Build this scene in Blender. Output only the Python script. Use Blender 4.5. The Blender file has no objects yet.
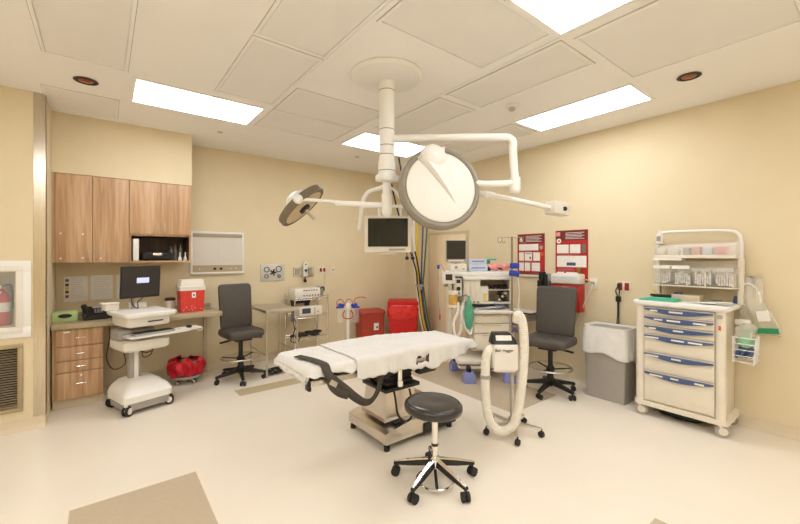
import bpy, bmesh, math, random
from mathutils import Vector, Matrix, Euler
random.seed(7)
C = bpy.context.scene.collection
PI = math.pi
H = 3.0          # ceiling height
XW, YW = 4.57, 5.65   # right wall, back wall

# ------------------------------------------------------------------ materials
def lin(c):
    return tuple(((v/255)/12.92 if v/255 <= .04045 else ((v/255+.055)/1.055)**2.4) for v in c) + (1,)
MATS = {}
def mat(name, rgb, rough=.5, metal=0., var=.04, scale=12., bump=.0, emit=None, es=0., trans=0., alpha=1., coat=0., stretch=(1, 1, 1), spec=.5, sss=0.):
    if name in MATS: return MATS[name]
    m = bpy.data.materials.new(name); m.use_nodes = True
    nt = m.node_tree; b = nt.nodes['Principled BSDF']
    tc = nt.nodes.new('ShaderNodeTexCoord'); mp = nt.nodes.new('ShaderNodeMapping'); mp.inputs['Scale'].default_value = stretch
    nz = nt.nodes.new('ShaderNodeTexNoise'); nz.inputs['Scale'].default_value = scale; nz.inputs['Detail'].default_value = 4
    nt.links.new(tc.outputs['Object'], mp.inputs[0]); nt.links.new(mp.outputs[0], nz.inputs['Vector'])
    rp = nt.nodes.new('ShaderNodeValToRGB'); L = lin(rgb)
    rp.color_ramp.elements[0].position = .3; rp.color_ramp.elements[1].position = .7
    rp.color_ramp.elements[0].color = tuple(max(0, v*(1-var)) for v in L[:3]) + (1,)
    rp.color_ramp.elements[1].color = tuple(min(1, v*(1+var)) for v in L[:3]) + (1,)
    nt.links.new(nz.outputs['Fac'], rp.inputs[0]); nt.links.new(rp.outputs[0], b.inputs['Base Color'])
    b.inputs['Roughness'].default_value = rough; b.inputs['Metallic'].default_value = metal
    b.inputs['Specular IOR Level'].default_value = spec
    b.inputs['Coat Weight'].default_value = coat
    if trans: b.inputs['Transmission Weight'].default_value = trans
    if alpha < 1: b.inputs['Alpha'].default_value = alpha
    if emit: b.inputs['Emission Color'].default_value = lin(emit); b.inputs['Emission Strength'].default_value = es
    if bump:
        bp = nt.nodes.new('ShaderNodeBump'); bp.inputs['Strength'].default_value = bump; bp.inputs['Distance'].default_value = .01
        nt.links.new(nz.outputs['Fac'], bp.inputs['Height']); nt.links.new(bp.outputs[0], b.inputs['Normal'])
    MATS[name] = m; return m
def wood(name, c1, c2, c3, rough=.45):
    m = bpy.data.materials.new(name); m.use_nodes = True; nt = m.node_tree; b = nt.nodes['Principled BSDF']
    tc = nt.nodes.new('ShaderNodeTexCoord')
    mp = nt.nodes.new('ShaderNodeMapping'); mp.inputs['Scale'].default_value = (22, 22, 1.1)
    nz = nt.nodes.new('ShaderNodeTexNoise'); nz.inputs['Scale'].default_value = 1.6; nz.inputs['Detail'].default_value = 6; nz.inputs['Distortion'].default_value = .6
    mp2 = nt.nodes.new('ShaderNodeMapping'); mp2.inputs['Scale'].default_value = (5, 5, .35)
    n2 = nt.nodes.new('ShaderNodeTexNoise'); n2.inputs['Scale'].default_value = 2.2; n2.inputs['Detail'].default_value = 3
    ad = nt.nodes.new('ShaderNodeMath'); ad.operation = 'MULTIPLY_ADD'; ad.inputs[1].default_value = .55
    ml = nt.nodes.new('ShaderNodeMath'); ml.operation = 'MULTIPLY'; ml.inputs[1].default_value = .45
    rp = nt.nodes.new('ShaderNodeValToRGB'); e = rp.color_ramp.elements
    e[0].position = .34; e[0].color = lin(c1); e[1].position = .66; e[1].color = lin(c3)
    q = e.new(.5); q.color = lin(c2)
    nt.links.new(tc.outputs['Object'], mp.inputs[0]); nt.links.new(mp.outputs[0], nz.inputs['Vector'])
    nt.links.new(tc.outputs['Object'], mp2.inputs[0]); nt.links.new(mp2.outputs[0], n2.inputs['Vector'])
    nt.links.new(n2.outputs['Fac'], ml.inputs[0]); nt.links.new(nz.outputs['Fac'], ad.inputs[0]); nt.links.new(ml.outputs[0], ad.inputs[2])
    nt.links.new(ad.outputs[0], rp.inputs[0]); nt.links.new(rp.outputs[0], b.inputs['Base Color'])
    b.inputs['Roughness'].default_value = rough
    return m

wallm = mat('wall_paint', (227, 210, 175), .75, var=.02, scale=3, bump=.03)
ceilm = mat('ceiling_paint', (249, 245, 240), .8, var=.015, scale=2)
panelm = mat('ceiling_panel_metal', (241, 237, 232), .55, var=.015, scale=3)
framem = mat('ceiling_frame_metal', (249, 246, 242), .5, var=.01)
gapm = mat('dark_gap', (120, 98, 72), .8)
faintgap = mat('faint_gap', (186, 170, 148), .8)
floorm = mat('floor_vinyl', (241, 229, 212), .32, var=.022, scale=1.3)
inlaym = mat('floor_inlay', (198, 179, 153), .35, var=.03, scale=30)
inlay2m = mat('floor_inlay_olive', (196, 177, 138), .35, var=.03, scale=30)
basem = mat('cove_base_vinyl', (222, 205, 176), .4, var=.02)
oak = wood('wood_laminate', (170, 128, 92), (198, 158, 120), (216, 182, 144))
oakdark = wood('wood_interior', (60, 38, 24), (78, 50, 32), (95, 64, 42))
counterm = mat('counter_laminate', (178, 162, 130), .4, var=.08, scale=60)
white = mat('white_enamel', (240, 236, 230), .35, var=.01)
whiteplastic = mat('white_plastic', (232, 224, 212), .45, var=.02)
creamm = mat('cream_plastic', (234, 223, 204), .45, var=.02)
creamdk = mat('beige_plastic', (205, 188, 160), .5, var=.03)
greym = mat('grey_plastic', (165, 158, 150), .5, var=.04)
rimgrey = mat('grey_rubber_rim', (142, 134, 118), .5, var=.06)
blackm = mat('black_plastic', (26, 24, 23), .45, var=.1)
rubber = mat('black_rubber', (38, 34, 31), .7, var=.1)
vinyl = mat('charcoal_vinyl', (76, 69, 63), .5, var=.06, scale=40, bump=.08)
seatblack = mat('black_glossy_vinyl', (42, 36, 34), .28, var=.08, coat=.3)
chrome = mat('chrome', (236, 233, 230), .16, 1., var=.02)
steel = mat('brushed_steel', (208, 202, 192), .32, 1., var=.05, stretch=(1, 1, 14), scale=20)
steeld = mat('stainless_table_base', (222, 214, 204), .34, 1., var=.05, scale=8)
guardm = mat('corner_guard_steel', (200, 190, 172), .2, 1., var=.06, scale=14, stretch=(6, 6, .4))
sheetm = mat('white_sheet', (226, 221, 215), .85, var=.02, scale=6, bump=.25)
strapm = mat('charcoal_webbing', (74, 66, 58), .9, var=.1, scale=90, bump=.2)
redm = mat('red_plastic', (205, 20, 22), .4, var=.05)
brickm = mat('brick_red_plastic', (172, 58, 40), .5, var=.06)
redbag = mat('red_bag_film', (200, 18, 40), .3, var=.2, scale=14, bump=.4)
redbag2 = mat('red_liner_film', (222, 42, 38), .3, var=.15, scale=16, bump=.3)
sharpred = mat('translucent_red_plastic', (222, 62, 50), .35, var=.12, scale=30)
bagm = mat('white_bag_film', (238, 234, 228), .35, var=.05, scale=8, bump=.5, alpha=.9)
blued = mat('drawer_handle_blue', (72, 90, 130), .35, var=.04)
bluepad = mat('periwinkle_plastic', (140, 146, 206), .5, var=.05)
bluem = mat('blue_plastic', (40, 62, 168), .4, var=.08)
greenb = mat('green_anesthesia_bag', (84, 168, 134), .45, var=.1, scale=16)
teal = mat('teal_drape', (86, 186, 150), .7, var=.1)
greenm = mat('green_tissue_carton', (186, 208, 140), .6, var=.05)
clearp = mat('clear_acrylic', (240, 236, 228), .15, var=.01, alpha=.24)
clearbag = mat('clear_bag_film', (244, 236, 222), .25, var=.06, scale=9, bump=.5, alpha=.32)
glassm = mat('cabinet_glass', (235, 240, 238), .05, alpha=.12, var=.0)
paperm = mat('paper', (228, 214, 190), .8, var=.03, scale=40)
paperw = mat('white_paper', (240, 234, 226), .8, var=.03, scale=40)
inkm = mat('printed_ink', (120, 108, 100), .8)
screenm = mat('dark_screen', (30, 30, 24), .18, var=.3, scale=2)
screenblk = mat('grey_screen', (52, 47, 44), .3, var=.05)
loginm = mat('login_window', (205, 215, 250), .5, emit=(190, 205, 250), es=.45)
yellowm = mat('yellow_hose', (226, 190, 40), .45)
purplem = mat('purple_hose', (88, 74, 130), .45)
greenh = mat('green_hose', (76, 110, 64), .45)
redt = mat('red_tube', (190, 40, 30), .4)
amber = mat('amber_absorbent', (214, 170, 84), .5, var=.15, scale=40)
pinkm = mat('pink_packaging', (232, 150, 146), .5, var=.2, scale=20)
palebl = mat('pale_blue_box', (206, 214, 226), .6, var=.08)
lensm = mat('light_lens', (248, 252, 255), .6, emit=(240, 246, 252), es=11.2)
posterred = mat('poster_red', (178, 34, 28), .5, var=.05)
posterdk = mat('poster_maroon', (112, 30, 26), .5, var=.05)
copperm = mat('downlight_copper', (160, 96, 62), .3, .8, var=.3, scale=30)
ext_red = mat('extinguisher_red', (190, 28, 18), .3, var=.04)
bronze = mat('bronze_grille', (176, 158, 128), .4, .6, var=.05)
darkhole = mat('duct_dark', (34, 28, 24), .9)
brownp = mat('wood_door_face', (236, 214, 178), .5, var=.04, scale=5, stretch=(6, 6, .6))
plug = mat('dark_red_outlet', (150, 40, 24), .4)
orangem = mat('orange_lock', (226, 84, 30), .4)
soilm = mat('brown_lid', (66, 26, 22), .4)

# ------------------------------------------------------------------ mesh helpers
class MB:
    def __init__(s): s.bm = bmesh.new()
    def _x(s, vs, loc, rot):
        M = Matrix.Translation(Vector(loc)) @ Euler(rot).to_matrix().to_4x4()
        bmesh.ops.transform(s.bm, matrix=M, verts=vs)
    def box(s, c, d, rot=(0, 0, 0), bev=0., seg=2):
        r = bmesh.ops.create_cube(s.bm, size=1); vs = r['verts']
        bmesh.ops.scale(s.bm, vec=Vector(d), verts=vs)
        if bev:
            es = list({e for v in vs for e in v.link_edges})
            rr = bmesh.ops.bevel(s.bm, geom=es, offset=min(bev, min(d)*.49), segments=seg, profile=.5, affect='EDGES')
            vs = list(set(rr['verts']) | {v for v in vs if v.is_valid})
            fs = set(rr['faces']); vs = list({v for f in fs for v in f.verts} | set(v for v in vs if v.is_valid))
        s._x(vs, c, rot); return s
    def bb(s, x0, x1, y0, y1, z0, z1, bev=0., seg=2):
        return s.box(((x0+x1)/2, (y0+y1)/2, (z0+z1)/2), (abs(x1-x0), abs(y1-y0), abs(z1-z0)), bev=bev, seg=seg)
    def cyl(s, p0, p1, r, r2=None, n=20, caps=True):
        p0, p1 = Vector(p0), Vector(p1); d = p1-p0; L = d.length
        rr = bmesh.ops.create_cone(s.bm, cap_ends=caps, segments=n, radius1=r, radius2=r if r2 is None else r2, depth=L)
        M = Matrix.Translation((p0+p1)/2) @ d.to_track_quat('Z', 'Y').to_matrix().to_4x4()
        bmesh.ops.transform(s.bm, matrix=M, verts=rr['verts']); return s
    def ball(s, c, r, sc=(1, 1, 1), rot=(0, 0, 0), u=20, v=12):
        rr = bmesh.ops.create_uvsphere(s.bm, u_segments=u, v_segments=v, radius=r)
        bmesh.ops.scale(s.bm, vec=Vector(sc), verts=rr['verts']); s._x(rr['verts'], c, rot); return s
    def tube(s, pts, r, n=10, smooth=True, closed=False, ripple=0., rp=.02):
        P = [Vector(p) for p in pts]
        if smooth and len(P) > 2: P = catmull(P, closed, 8)
        if ripple:
            P = resample(P, rp/2)
        m = len(P); rings = []
        up = None
        for i, p in enumerate(P):
            if closed: t = P[(i+1) % m]-P[i-1]
            else: t = P[min(i+1, m-1)]-P[max(i-1, 0)]
            t = t.normalized() if t.length > 1e-9 else Vector((0, 0, 1))
            if up is None:
                up = Vector((0, 0, 1)) if abs(t.z) < .9 else Vector((1, 0, 0))
            a = t.cross(up)
            if a.length < 1e-6: a = t.orthogonal()
            a.normalize(); up = a.cross(t).normalized(); b_ = up
            R = r[i*(len(r)-1)//max(1, m-1)] if isinstance(r, (list, tuple)) else r
            if ripple: R = R*(1+ripple*(1 if i % 2 else -1))
            rings.append([s.bm.verts.new(p+a*math.cos(2*PI*k/n)*R+b_*math.sin(2*PI*k/n)*R) for k in range(n)])
        for i in range(m if closed else m-1):
            A, B = rings[i], rings[(i+1) % m]
            for k in range(n): s.bm.faces.new((A[k], A[(k+1) % n], B[(k+1) % n], B[k]))
        if not closed:
            s.bm.faces.new(rings[0][::-1]); s.bm.faces.new(rings[-1])
        return s
    def lathe(s, prof, c=(0, 0, 0), rot=(0, 0, 0), n=32, mat3=None, close=True):
        rings = []
        for r, z in prof:
            rings.append([s.bm.verts.new((max(r, 1e-4)*math.cos(2*PI*k/n), max(r, 1e-4)*math.sin(2*PI*k/n), z)) for k in range(n)])
        for A, B in zip(rings, rings[1:]):
            for k in range(n): s.bm.faces.new((A[k], A[(k+1) % n], B[(k+1) % n], B[k]))
        if close:
            s.bm.faces.new(rings[0][::-1]); s.bm.faces.new(rings[-1])
        vs = [v for R in rings for v in R]
        if mat3 is not None:
            bmesh.ops.transform(s.bm, matrix=Matrix.Translation(Vector(c)) @ mat3.to_4x4(), verts=vs)
        else: s._x(vs, c, rot)
        return s
    def prism(s, poly, h, c=(0, 0, 0), rot=(0, 0, 0), bev=0.):
        """poly in local XY, extruded along local Z by h"""
        a = [s.bm.verts.new((x, y, 0)) for x, y in poly]; b = [s.bm.verts.new((x, y, h)) for x, y in poly]
        n = len(poly); s.bm.faces.new(a[::-1]); s.bm.faces.new(b)
        for k in range(n): s.bm.faces.new((a[k], a[(k+1) % n], b[(k+1) % n], b[k]))
        vs = a+b
        if bev:
            es = list({e for v in vs for e in v.link_edges})
            rr = bmesh.ops.bevel(s.bm, geom=es, offset=bev, segments=2, profile=.5, affect='EDGES')
            vs = list({v for f in rr['faces'] for v in f.verts})
        s._x(vs, c, rot); return s
    def loft(s, secs):
        """secs: list of closed loops (same count) -> skinned solid"""
        R = [[s.bm.verts.new(p) for p in sec] for sec in secs]; n = len(R[0])
        for A, B in zip(R, R[1:]):
            for k in range(n): s.bm.faces.new((A[k], A[(k+1) % n], B[(k+1) % n], B[k]))
        s.bm.faces.new(R[0][::-1]); s.bm.faces.new(R[-1]); return s
    def grid(s, fn, nu, nv, closeu=False):
        V = [[s.bm.verts.new(fn(i/(nu-1) if not closeu else i/nu, j/(nv-1))) for j in range(nv)] for i in range(nu)]
        for i in range(nu if closeu else nu-1):
            for j in range(nv-1):
                s.bm.faces.new((V[i][j], V[(i+1) % nu][j], V[(i+1) % nu][j+1], V[i][j+1]))
        return s
    def build(s, name, m, parent=None, loc=None, rot=None, solid=0., sub=0, ang=35):
        bmesh.ops.recalc_face_normals(s.bm, faces=s.bm.faces)
        me = bpy.data.meshes.new(name); s.bm.to_mesh(me); s.bm.free()
        for p in me.polygons: p.use_smooth = True
        try: me.set_sharp_from_angle(angle=math.radians(ang))
        except Exception: pass
        o = bpy.data.objects.new(name, me); C.objects.link(o)
        for q in (m if isinstance(m, (list, tuple)) else [m]): me.materials.append(q)
        if parent is not None: o.parent = parent
        if loc is not None: o.location = loc
        if rot is not None: o.rotation_euler = rot
        if solid:
            k = o.modifiers.new('thickness', 'SOLIDIFY'); k.thickness = solid; k.offset = 0
        if sub:
            k = o.modifiers.new('smooth', 'SUBSURF'); k.levels = sub; k.render_levels = sub
        return o
def catmull(P, closed, k):
    out = []; n = len(P)
    for i in range(n if closed else n-1):
        if closed: a, b, c, d = P[i-1], P[i], P[(i+1) % n], P[(i+2) % n]
        else: a, b, c, d = P[max(i-1, 0)], P[i], P[i+1], P[min(i+2, n-1)]
        for j in range(k):
            t = j/k
            out.append(.5*((2*b)+(c-a)*t+(2*a-5*b+4*c-d)*t*t+(3*b-a-3*c+d)*t**3))
    if not closed: out.append(P[-1].copy())
    return out
def resample(P, step):
    out = [P[0].copy()]; acc = 0
    for a, b in zip(P, P[1:]):
        L = (b-a).length; d = step-acc
        while d <= L:
            out.append(a.lerp(b, d/L)); d += step
        acc = L-(d-step)
    return out
def tag(o, label, cat, group=None, kind=None):
    o['label'] = label; o['category'] = cat
    if group: o['group'] = group
    if kind: o['kind'] = kind
    return o
def thing(name, label, cat, loc=(0, 0, 0), rz=0., group=None):
    o = bpy.data.objects.new(name, None); C.objects.link(o); o.empty_display_size = .1
    o.location = loc; o.rotation_euler = (0, 0, rz); return tag(o, label, cat, group)
def struct(name, mb, m, **k):
    o = mb.build(name, m, **k); o['kind'] = 'structure'; return o
def copy_tree(o, parent=None):
    c = o.copy(); C.objects.link(c)
    if parent is not None: c.parent = parent
    for ch in list(o.children): copy_tree(ch, c)
    return c
def lettering(txt, size, m, parent, loc, rot, name='lettering', bold=0.):
    cu = bpy.data.curves.new('t', 'FONT'); cu.body = txt; cu.size = size; cu.extrude = .0008; cu.offset = bold
    cu.align_x = 'CENTER'; cu.align_y = 'CENTER'
    t = bpy.data.objects.new('t', cu); C.objects.link(t); bpy.context.view_layer.update()
    me = bpy.data.meshes.new_from_object(t.evaluated_get(bpy.context.evaluated_depsgraph_get()))
    bpy.data.objects.remove(t); o = bpy.data.objects.new(name, me); me.materials.clear(); me.materials.append(m)
    C.objects.link(o); o.parent = parent; o.location = loc; o.rotation_euler = rot; return o
def frame_mb(x0, x1, z0, z1, y0, y1, w):
    m = MB(); m.bb(x0, x1, y0, y1, z1-w, z1, bev=.003); m.bb(x0, x1, y0, y1, z0, z0+w, bev=.003)
    m.bb(x0, x0+w, y0, y1, z0+w, z1-w, bev=.003); m.bb(x1-w, x1, y0, y1, z0+w, z1-w, bev=.003); return m

# ------------------------------------------------------------------ room shell
XL, YB = -2.2, -2.0
XR_, YL = -.41, 4.685       # projecting wall at the left
m = MB()
xs = sorted({XL-.1, XW+.1, -.16, .52, 1.18, 3.15, 3.95, 1.80, 2.55})
ys = sorted({YB-.1, YW+.1, 2.35, 3.03, 4.36, 4.58, 2.24, 4.5, .18, .835})
def inlay(x, y):
    if -.16 < x < .52 and 2.35 < y < 3.03: return 1
    if 3.15 < x < 3.95 and 2.24 < y < 4.5: return 1
    if 1.18 < x < 3.15 and 4.36 < y < 4.58: return 2
    if 1.80 < x < 2.55 and .18 < y < .835: return 1
    return 0
V = {(x, y): m.bm.verts.new((x, y, 0)) for x in xs for y in ys}
for a, b in zip(xs, xs[1:]):
    for c_, d in zip(ys, ys[1:]):
        f_ = m.bm.faces.new((V[a, c_], V[b, c_], V[b, d], V[a, d])); f_.material_index = inlay((a+b)/2, (c_+d)/2)
struct('floor', m, [floorm, inlaym, inlay2m])
struct('ceiling', MB().bb(XL-.1, XW+.1, YB-.1, YW+.1, H, H+.1), ceilm)
struct('wall_right', MB().bb(XW, XW+.1, YB-.1, YW+.1, 0, H), wallm)
struct('wall_back', MB().bb(XR_, XW, YW, YW+.1, 0, H), wallm)
struct('wall_west', MB().bb(XL-.1, XL, YB-.1, YL+.3, 0, H), wallm)
struct('wall_south', MB().bb(XL, XW, YB-.1, YB, 0, H), wallm)
# projecting wall with the fire-cabinet recess and the return-air opening
hx0, hx1, hz0, hz1 = -1.02, -.60, .915, 1.40
gx0, gx1, gz0, gz1 = -1.15, -.585, .20, .735
m = MB()
Y0, Y1 = YL, YL+.25
m.bb(XL, XR_, Y0, Y1, hz1, H); m.bb(hx1, XR_, Y0, Y1, gz1, hz1); m.bb(XL, hx0, Y0, Y1, gz1, hz1); m.bb(hx0, hx1, Y0, Y1, gz1, hz0)
m.bb(gx1, XR_, Y0, Y1, 0, gz1); m.bb(XL, gx0, Y0, Y1, 0, gz1); m.bb(gx0, gx1, Y0, Y1, 0, gz0)
m.bb(hx0, hx1, Y1-.02, Y1, hz0, hz1); m.bb(gx0, gx1, Y1-.02, Y1, gz0, gz1)
m.bb(-.5, XR_, Y1, YW+.1, 0, H)
struct('wall_left', m, wallm)
struct('wall_soffit', MB().bb(XR_, .848, 5.18, YW, 2.384, H), wallm)
# cove bases
def base(name, pts):
    for i, ((xa, ya), (xb, yb)) in enumerate(zip(pts, pts[1:])): pass
def cove(name, a, b, nrm):
    a, b, nrm = Vector((*a, 0)), Vector((*b, 0)), Vector((*nrm, 0))
    prof = [(0, 0), (.035, 0), (.016, .012), (.009, .03), (.006, .1), (0, .103)]
    m = MB(); m.loft([[(p+nrm*u+Vector((0, 0, z+.0005))) for u, z in prof] for p in (a, b)]); struct(name, m, basem, ang=60)
cove('baseboard_right', (XW, YB), (XW, 4.0), (-1, 0))
cove('baseboard_right_far', (XW, 5.0), (XW, YW), (-1, 0))
cove('baseboard_back', (1.15, YW), (XW, YW), (0, -1))
cove('baseboard_left', (XL, YL), (XR_, YL), (0, -1))
m = MB(); m.bb(-.49, XR_+.003, YL-.003, YL, .105, H-.001); m.bb(XR_, XR_+.003, YL-.003, YL+.09, .105, H-.001)
struct('trim_1', m, guardm)
# ceiling joints
struct('trim_2', MB().bb(2.405, 2.425, YB, 3.15, H-.006, H).bb(2.425, 2.428, YB, 3.15, H-.0065, H-.0055), framem)
struct('trim_3', MB().bb(2.427, 2.432, .9, 3.12, H-.004, H-.001), gapm)
struct('trim_4', MB().bb(1.30, 1.32, .6, 3.70, H-.006, H), framem)

# the wood-veneer door in the far corner of the right wall
dd = MB(); dd.bb(XW-.02, XW-.001, 4.12, 4.96, .006, 1.90, bev=.004)
o = dd.build('door_1', brownp); o['kind'] = 'structure'
fr = MB(); fr.bb(XW-.03, XW-.001, 4.96, 5.0, .006, 1.94); fr.bb(XW-.03, XW-.001, 4.08, 4.12, .006, 1.94); fr.bb(XW-.03, XW-.001, 4.12, 4.96, 1.90, 1.94)
f2 = fr.build('door_frame', creamdk, o)
hh = MB(); hh.cyl((XW-.02, 4.2, 1.0), (XW-.075, 4.2, 1.0), .009).cyl((XW-.07, 4.2, 1.0), (XW-.07, 4.31, 1.0), .009)
hh.build('door_handle', steel, o)

# ------------------------------------------------------------------ ceiling fixtures
def troffer(x0, x1, y0, y1, label):
    t = thing('ceiling_light', label, 'ceiling light', ((x0+x1)/2, (y0+y1)/2, H), 0, 'recessed rectangular ceiling lights')
    w, d = x1-x0, y1-y0
    m = MB()
    for a in ((-w/2-.028, -w/2, -d/2-.028, d/2+.028), (w/2, w/2+.028, -d/2-.028, d/2+.028), (-w/2, w/2, -d/2-.028, -d/2), (-w/2, w/2, d/2, d/2+.028)):
        m.bb(a[0], a[1], a[2], a[3], -.008, -.0005)
    m.build('frame', framem, t)
    MB().bb(-w/2, w/2, -d/2, d/2, -.005, -.001).build('lens', lensm, t)
troffer(.22, 1.25, 3.81, 4.37, 'long recessed ceiling light above the wood wall cabinets')
troffer(2.45, 3.52, 3.80, 4.36, 'recessed ceiling light partly hidden behind the white ceiling column')
troffer(3.55, 4.02, 1.35, 2.48, 'long recessed ceiling light running beside the right wall')
troffer(1.84, 2.37, .28, 1.316, 'recessed ceiling light cut off by the top edge of the picture')
for x0, x1, y0, y1 in ((-.9, -.35, .3, 1.4), (.3, 1.35, -1.4, -.85), (-1.9, -1.4, 2.2, 3.3), (2.6, 3.7, -1.5, -.95), (-1.9, -1.4, -.6, .5), (-.9, -.35, -1.6, -.6)):  # extra unseen fixtures, added to make the room light more even
    troffer(x0, x1, y0, y1, 'added recessed ceiling light out of view, evening out the room light')
def diffuser(x0, x1, y0, y1, label, gap=(0, 0, 1, 0)):
    t = thing('ceiling_panel', label, 'ceiling panel', ((x0+x1)/2, (y0+y1)/2, H), 0, 'flush ceiling panels')
    w, d = (x1-x0)/2, (y1-y0)/2; e = .022
    m = MB()
    for a in ((-w, -w+e, -d, d), (w-e, w, -d, d), (-w+e, w-e, -d, -d+e), (-w+e, w-e, d-e, d)): m.bb(*a, -.009, -.0005, bev=.002)
    m.build('frame', framem, t)
    MB().bb(-w+e+.004, w-e-.004, -d+e+.004, d-e-.004, -.005, -.001).build('panel', panelm, t)
    m = MB(); q = .0035
    for a in ((-w-q, -w, -d-q, d+q), (w, w+q, -d-q, d+q), (-w, w, -d-q, -d), (-w, w, d, d+q)): m.bb(*a, -.002, -.0003)
    m.build('gap_line', faintgap, t)
diffuser(-.345, .155, 2.5, 3.715, 'pale ceiling panel at the top left corner of the picture')
diffuser(-.42, .12, 4.44, 5.06, 'small pale ceiling panel above the left wood wall cabinets')
diffuser(.78, 1.295, 2.585, 3.66, 'ceiling panel touching the near side of the light above the cabinets')
diffuser(.78, 1.295, 1.40, 2.555, 'ceiling panel cut by the top edge left of the column')
diffuser(1.335, 2.30, 3.16, 3.74, 'ceiling panel just left of the column head, the nearer of its pair')
diffuser(1.335, 2.30, 3.76, 4.345, 'ceiling panel between the two far lights, the farther of its pair')
diffuser(1.345, 2.335, 1.345, 1.955, 'ceiling panel right of the round column flange')
diffuser(2.45, 2.94, 1.36, 2.46, 'ceiling panel on the near side of the smoke detector')
diffuser(2.45, 2.94, 2.54, 3.6, 'ceiling panel above the big lamp elbow arm')
diffuser(2.50, 3.43, .30, 1.295, 'large ceiling panel beside the downlight on the right')
diffuser(3.57, 4.04, 2.55, 3.71, 'ceiling panel beyond the light by the right wall')
def downlight(x, y, label):
    t = thing('downlight', label, 'downlight', (x, y, H), 0, 'round recessed downlights')
    MB().lathe([(.076, -.001), (.083, -.004), (.083, -.007), (.066, -.009), (.064, -.002)], n=36).build('trim_ring', blackm, t)
    MB().cyl((0, 0, -.004), (0, 0, -.001), .066, n=36).build('baffle', rubber, t)
    MB().lathe([(.052, -.006), (.035, -.012), (.015, -.016), (.0, -.017)], n=28).build('reflector', copperm, t)
downlight(-.113, 4.113, 'round dark downlight at the left near the long light')
downlight(3.758, .989, 'round dark downlight at the right side of the ceiling')
t = thing('smoke_detector', 'small round smoke detector on the ceiling above the elbow arm', 'smoke detector', (3.126, 2.236, H))
MB().lathe([(.0, -.0005), (.062, -.0005), (.062, -.018), (.05, -.03), (.0, -.03)], n=32).build('housing', white, t)
MB().lathe([(.03, -.03), (.03, -.05), (.018, -.058), (.0, -.058)], n=24).build('sensor', creamdk, t)
for x, y, l in ((1.09, 4.85, 'small concealed sprinkler cap beyond the light over the cabinets'), (2.96, 4.82, 'small concealed sprinkler cap near the far wall left of the column')):
    tag(MB().lathe([(.0, -.0005), (.03, -.0005), (.03, -.005), (.0, -.006)], c=(x, y, H), n=24).build('sprinkler_cap', creamdk), l, 'sprinkler cap', 'concealed sprinkler caps')

# ------------------------------------------------------------------ wood cabinets
def pull(parent, x, y, z, L=.10, vert=False, m=chrome):
    mb = MB(); a = (0, 0, L/2) if vert else (L/2, 0, 0)
    p = [Vector((x, y, z))-Vector(a), Vector((x, y-.026, z))-Vector(a)*.86, Vector((x, y-.03, z)), Vector((x, y-.026, z))+Vector(a)*.86, Vector((x, y, z))+Vector(a)]
    mb.tube(p, .0045, 8); mb.build('handle', m, parent)
def upper(name, label, x0, x1, z0, z1, doors, cubby=None):
    t = thing(name, label, 'wall cabinet', (x0, YW, z0), 0, 'wood wall cabinets')
    w, h, D = x1-x0, z1-z0, .45; e = .018
    b = MB(); zb = cubby or 0
    b.bb(0, e, -D, -.001, 0, h); b.bb(w-e, w, -D, -.001, 0, h); b.bb(e, w-e, -D, -.001, h-e, h); b.bb(e, w-e, -D, -.001, 0, e); b.bb(e, w-e, -.02, -.001, e, h-e)
    if cubby: b.bb(e, w-e, -D, -.02, cubby-e, cubby)
    b.build('carcass', oak, t)
    if cubby:
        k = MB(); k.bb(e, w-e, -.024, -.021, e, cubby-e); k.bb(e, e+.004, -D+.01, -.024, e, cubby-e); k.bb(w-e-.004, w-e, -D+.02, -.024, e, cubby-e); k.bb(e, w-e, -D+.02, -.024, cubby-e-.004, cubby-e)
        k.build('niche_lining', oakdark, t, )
    n = len(doors)
    for i in range(n):
        a, c_ = doors[i]
        d = MB().bb(a-x0+.002, c_-x0-.002, -D-.02, -D-.001, zb+.002, h-.001, bev=.0015).build('door', oak, t)
        d['label'] = 'flat wood door'
        hx = c_-x0-.035 if i % 2 == 0 else a-x0+.035
        pull(d, hx, -D-.02, zb+.085, .10, True, steel)
    return t
ua = upper('wall_cabinet', 'tall two-door wood wall cabinet at the left over the telephone', -.385, .227, 1.465, 2.38, [(-.385, -.089), (-.089, .227)])
MB().bb(-.023, -.001, -.46, -.001, 0, .915).build('filler_strip', oak, ua)
for x, z in ((-.342, 1.765), (-.167, 1.765), (-.342, 1.51), (-.167, 1.515), (-.02, 1.51)):
    MB().cyl((x+.385, -.475, z-1.465), (x+.385, -.47, z-1.465), .009).build('door_sticker', white, ua)
ub = upper('wall_cabinet', 'short two-door wood wall cabinet with an open dark niche below', .229, .84, 1.462, 2.38, [(.229, .529), (.529, .838)], cubby=.32)
# niche contents
t = thing('radio', 'black portable stereo in the open cabinet niche', 'radio', (.505, 5.37, 1.4805))
MB().box((0, 0, .055), (.31, .16, .105), bev=.04, seg=4).build('body', blackm, t)
MB().cyl((-.105, -.08, .052), (-.105, -.088, .052), .035).build('speaker', rubber, t); MB().cyl((.105, -.08, .052), (.105, -.088, .052), .035).build('speaker', rubber, t)
MB().box((0, -.081, .075), (.09, .006, .03), bev=.002).build('display', chrome, t)
t = thing('binder', 'white binder standing at the left end of the niche', 'binder', (.292, 5.33, 1.4805))
MB().box((0, 0, .125), (.055, .24, .25), bev=.004).build('cover', paperw, t)
for i, x in enumerate((.738, .795)):
    t = thing('spray_bottle', 'small white nozzle bottle in the niche, ' + ('nearer the radio' if i == 0 else 'nearer the right side'), 'bottle', (x, 5.30, 1.4805), 0, 'white bottles in the niche')
    MB().lathe([(0, 0), (.02, 0), (.02, .03), (.008, .05), (.005, .1), (.0, .103)], n=16).build('body', white, t)
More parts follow.
